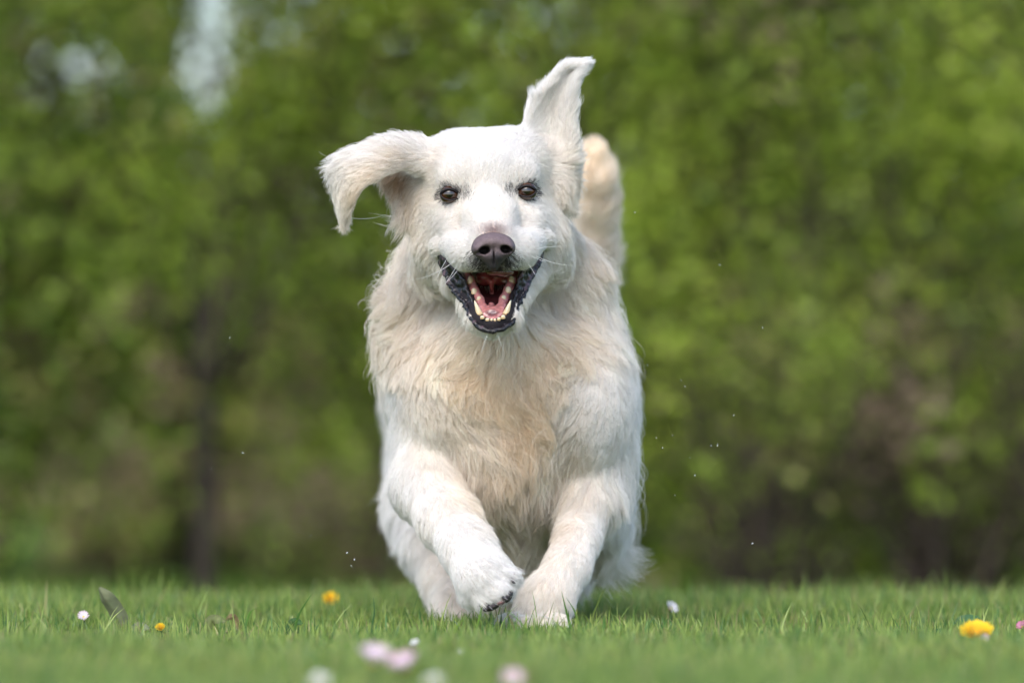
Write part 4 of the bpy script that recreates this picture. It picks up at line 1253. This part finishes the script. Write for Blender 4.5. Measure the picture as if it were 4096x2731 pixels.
def shrub(name, label, x, y, h, spread, n_stem, r0, n_leaf, size, palette, low=0.05, group='shrubs of the hedge behind the lawn', cat='shrub', clump_r=.09, width=.45, gapf=.0, part='foliage'):
    gz = float(ground_z(x, y))
    root = empty(name, (x, y, gz)); tag(root, label, cat, group)
    mb = MB()
    tw = branchset(mb, None, h, spread, n_stem, r0, np.array([.060, .046, .038]) * rng.uniform(.8, 1.3))
    mb.build('stems', M_BARK, root)
    tw = tw[tw[:, 2] > low]
    if low < .2:
        k_ = int(len(tw) * (.30 if x < .3 else .22))
        tw = np.vstack([tw, np.stack([rng.normal(0, .22 * spread, k_), rng.normal(0, .12, k_), rng.uniform(low, .6, k_)], 1)])
    # clumps of leaves round the twigs plus an uneven outline
    nc = max(20, n_leaf // 45)
    cc = tw[rng.integers(0, len(tw), nc)] + rng.normal(0, width * .25, (nc, 3)) * [1, 1, .6]
    cc[:, 2] = np.clip(cc[:, 2], low, None)
    names = list(palette.keys()); pr = np.array([palette[k] for k in names], float); pr /= pr.sum()
    ci = rng.choice(len(names), nc, p=pr)
    # higher clumps carry the fresh leaves
    pick = rng.integers(0, nc, n_leaf)
    C = cc[pick] + rng.normal(0, clump_r * .75, (n_leaf, 3))
    colr = np.array([GREENS[names[i]] for i in ci])[pick]
    leaves(C, size, colr, part, root)
    return root


MIX_L = dict(bright=.40, mid=.40, deep=.06, olive=.14)
MIX_R = dict(bright=.32, mid=.42, deep=.10, olive=.16)
MIX_D = dict(mid=.45, deep=.35, brown=.20)
hg = 'shrubs of the hedge behind the lawn'
rng = np.random.default_rng(42); random.seed(42)
# the front row of the hedge, from the left edge to the right edge
SH = [(-1.15, 4.7, 2.2, 'dark dense hedge shrub at the far left edge', dict(deep=.5, mid=.35, olive=.15), 9000, .05, 1.0),
      (-.55, 4.9, 2.3, 'bright green small tree with a dark bare trunk left of the dog', MIX_L, 9500, .42, 1.25),
      (-.16, 5.2, 2.0, 'thin shrub with brown twigs showing, just left of the dog', dict(bright=.3, mid=.3, olive=.2, brown=.2), 5200, .30, .8),
      (.18, 5.0, 2.4, 'light green hedge shrub directly behind the dog', MIX_L, 9000, .05, 1.0),
      (.52, 4.8, 2.3, 'mid green hedge shrub just right of the dog', MIX_R, 8500, .05, .9),
      (.90, 4.9, 2.4, 'hedge shrub with reddish brown stems in the right third', dict(bright=.2, mid=.4, deep=.2, olive=.1, brown=.1), 7500, .10, .9),
      (1.30, 4.8, 2.3, 'dark leafy hedge shrub at the far right edge', MIX_R, 9000, .05, 1.0)]
for i, (x, y, h, lab, mix, nl, low, spr) in enumerate(SH):
    if i == 1:
        # a real trunk that stays bare up to the crown
        gz = float(ground_z(x, y)); root = empty('small_tree', (x - .03, y, gz)); tag(root, lab, 'tree', hg)
        mb = MB(); zz = np.linspace(-.03, .75, 9)
        mb.tube(np.stack([.012 * np.sin(zz * 6), 0 * zz, zz], 1), np.linspace(.026, .017, 9), (.045, .037, .030), 10)
        mb.build('trunk', M_BARK, root)
        mb = MB(); tw = branchset(mb, None, h - .5, 1.5, 5, .010, (.08, .065, .05))
        for v_ in mb.v: v_[:, 2] += .48
        tw = tw + [0, 0, .48]; mb.build('limbs', M_BARK, root)
        nc = 150; cc = tw[rng.integers(0, len(tw), nc)] + rng.normal(0, .10, (nc, 3)) * [1.2, 1, .6]
        cc[:, 2] = np.clip(cc[:, 2], low, None)
        nm = list(mix.keys()); pr = np.array(list(mix.values())); ci = rng.choice(len(nm), nc, p=pr / pr.sum())
        pk = rng.integers(0, nc, int(nl * 1.6)); leaves(cc[pk] + rng.normal(0, .06, (len(pk), 3)), .026, np.array([GREENS[nm[k]] for k in ci])[pk], 'crown', root)
    else:
        shrub('hedge_shrub', lab, x, y, h, spr, 6, .011, int(nl * 1.6), .026, mix, low)
for x_, y_, h_, lb in ((.42, 4.35, .55, 'bare reddish brown brush at the foot of the hedge right of the dog'), (.74, 4.45, .75, 'bare brown upright stems at the foot of the hedge, right of the middle'), (1.02, 4.4, .65, 'bare reddish brown stems at the foot of the hedge near the right edge')):
    shrub('brush', lb, x_, y_, h_, 1.0, 16, .007, 700, .03, dict(brown=.25, olive=.25, mid=.5), .08, 'brown brush under the hedge', 'shrub', .05, .30)
# the taller row behind closes the view; thin places let the sky through at the upper left
BK = [(-2.0, 8.2, 3.2, 'tall dark tree behind the hedge at the far left', 8000, MIX_D), (-1.35, 8.6, 2.6, 'dark tree behind the hedge, left of the sky gap', 7500, MIX_D),
      (-.85, 9.0, 2.3, 'thin brown-twigged tree behind the hedge with the sky gap in its crown', 6500, dict(deep=.4, mid=.4, brown=.2)), (-.30, 8.5, 2.1, 'brown-twigged tree behind the hedge right of the sky gap', 6500, dict(brown=.45, mid=.35, olive=.2)),
      (.25, 8.4, 3.0, 'tall green tree behind the hedge above the dog', 8500, MIX_R), (.85, 8.6, 3.2, 'tall green tree behind the hedge right of the dog', 8500, MIX_R),
      (1.45, 8.3, 3.1, 'tall dark tree behind the hedge at the right', 8500, MIX_D), (2.1, 8.6, 3.2, 'tall dark tree behind the hedge beyond the right edge', 8000, MIX_D)]
for x, y, h, lab, nl, mix in BK:
    shrub('background_tree', lab, x, y, h, 1.3, 7, .02, int(nl * (1.0 if -1.3 < x < 0 else 1.45)), .06, mix, .35 if x < 0 else .05, 'trees behind the hedge', 'tree', .14, .6)
shrub('yellow_bush', 'low yellowish bush on the far lawn under the small tree', -.98, 9.8, .20, 1.1, 7, .004, 3000, .03, dict(yellow=.8, olive=.2), .02, None, 'shrub', .05, .45)
shrub('yellow_bush', 'low yellowish bush on the far lawn, further right near the dog', -.42, 10.4, .16, .9, 5, .004, 1600, .03, dict(yellow=.4, olive=.6), .02, None, 'shrub', .05, .26)
for x_, y_, h_, lb in ((-1.30, 7.2, .42, 'low brown brush under the hedge at the far left'), (-.95, 7.6, .50, 'low brown brush just left of the bare trunk'), (-.52, 7.4, .50, 'low brown brush just right of the bare trunk'), (-.22, 7.0, .55, 'low reddish brown brush beside the running dog')):
    shrub('brush', lb, x_, y_, h_ * .7, 1.0, 9, .005, 800, .03, dict(brown=.6, olive=.4), .06, 'brown brush under the hedge', 'shrub', .05, .40)
# a distant wood closes the horizon
nw = 60000
ww_ = np.stack([rng.uniform(-22, 22, nw), rng.uniform(24, 27, nw), np.abs(rng.normal(0, .8, nw))], 1)
ww_[:, 2] = np.minimum(ww_[:, 2], 1.5 + .4 * np.sin(ww_[:, 0] * 1.7)) - .14
wd_o = leaves(ww_, .22, np.where((rng.random(nw) < .5)[:, None], GREENS['deep'], GREENS['mid']), 'distant_wood', None)
tag(wd_o, 'dark green distant wood behind the hedge', 'wood', kind='stuff')
print('all', round(time.time() - T0, 1))
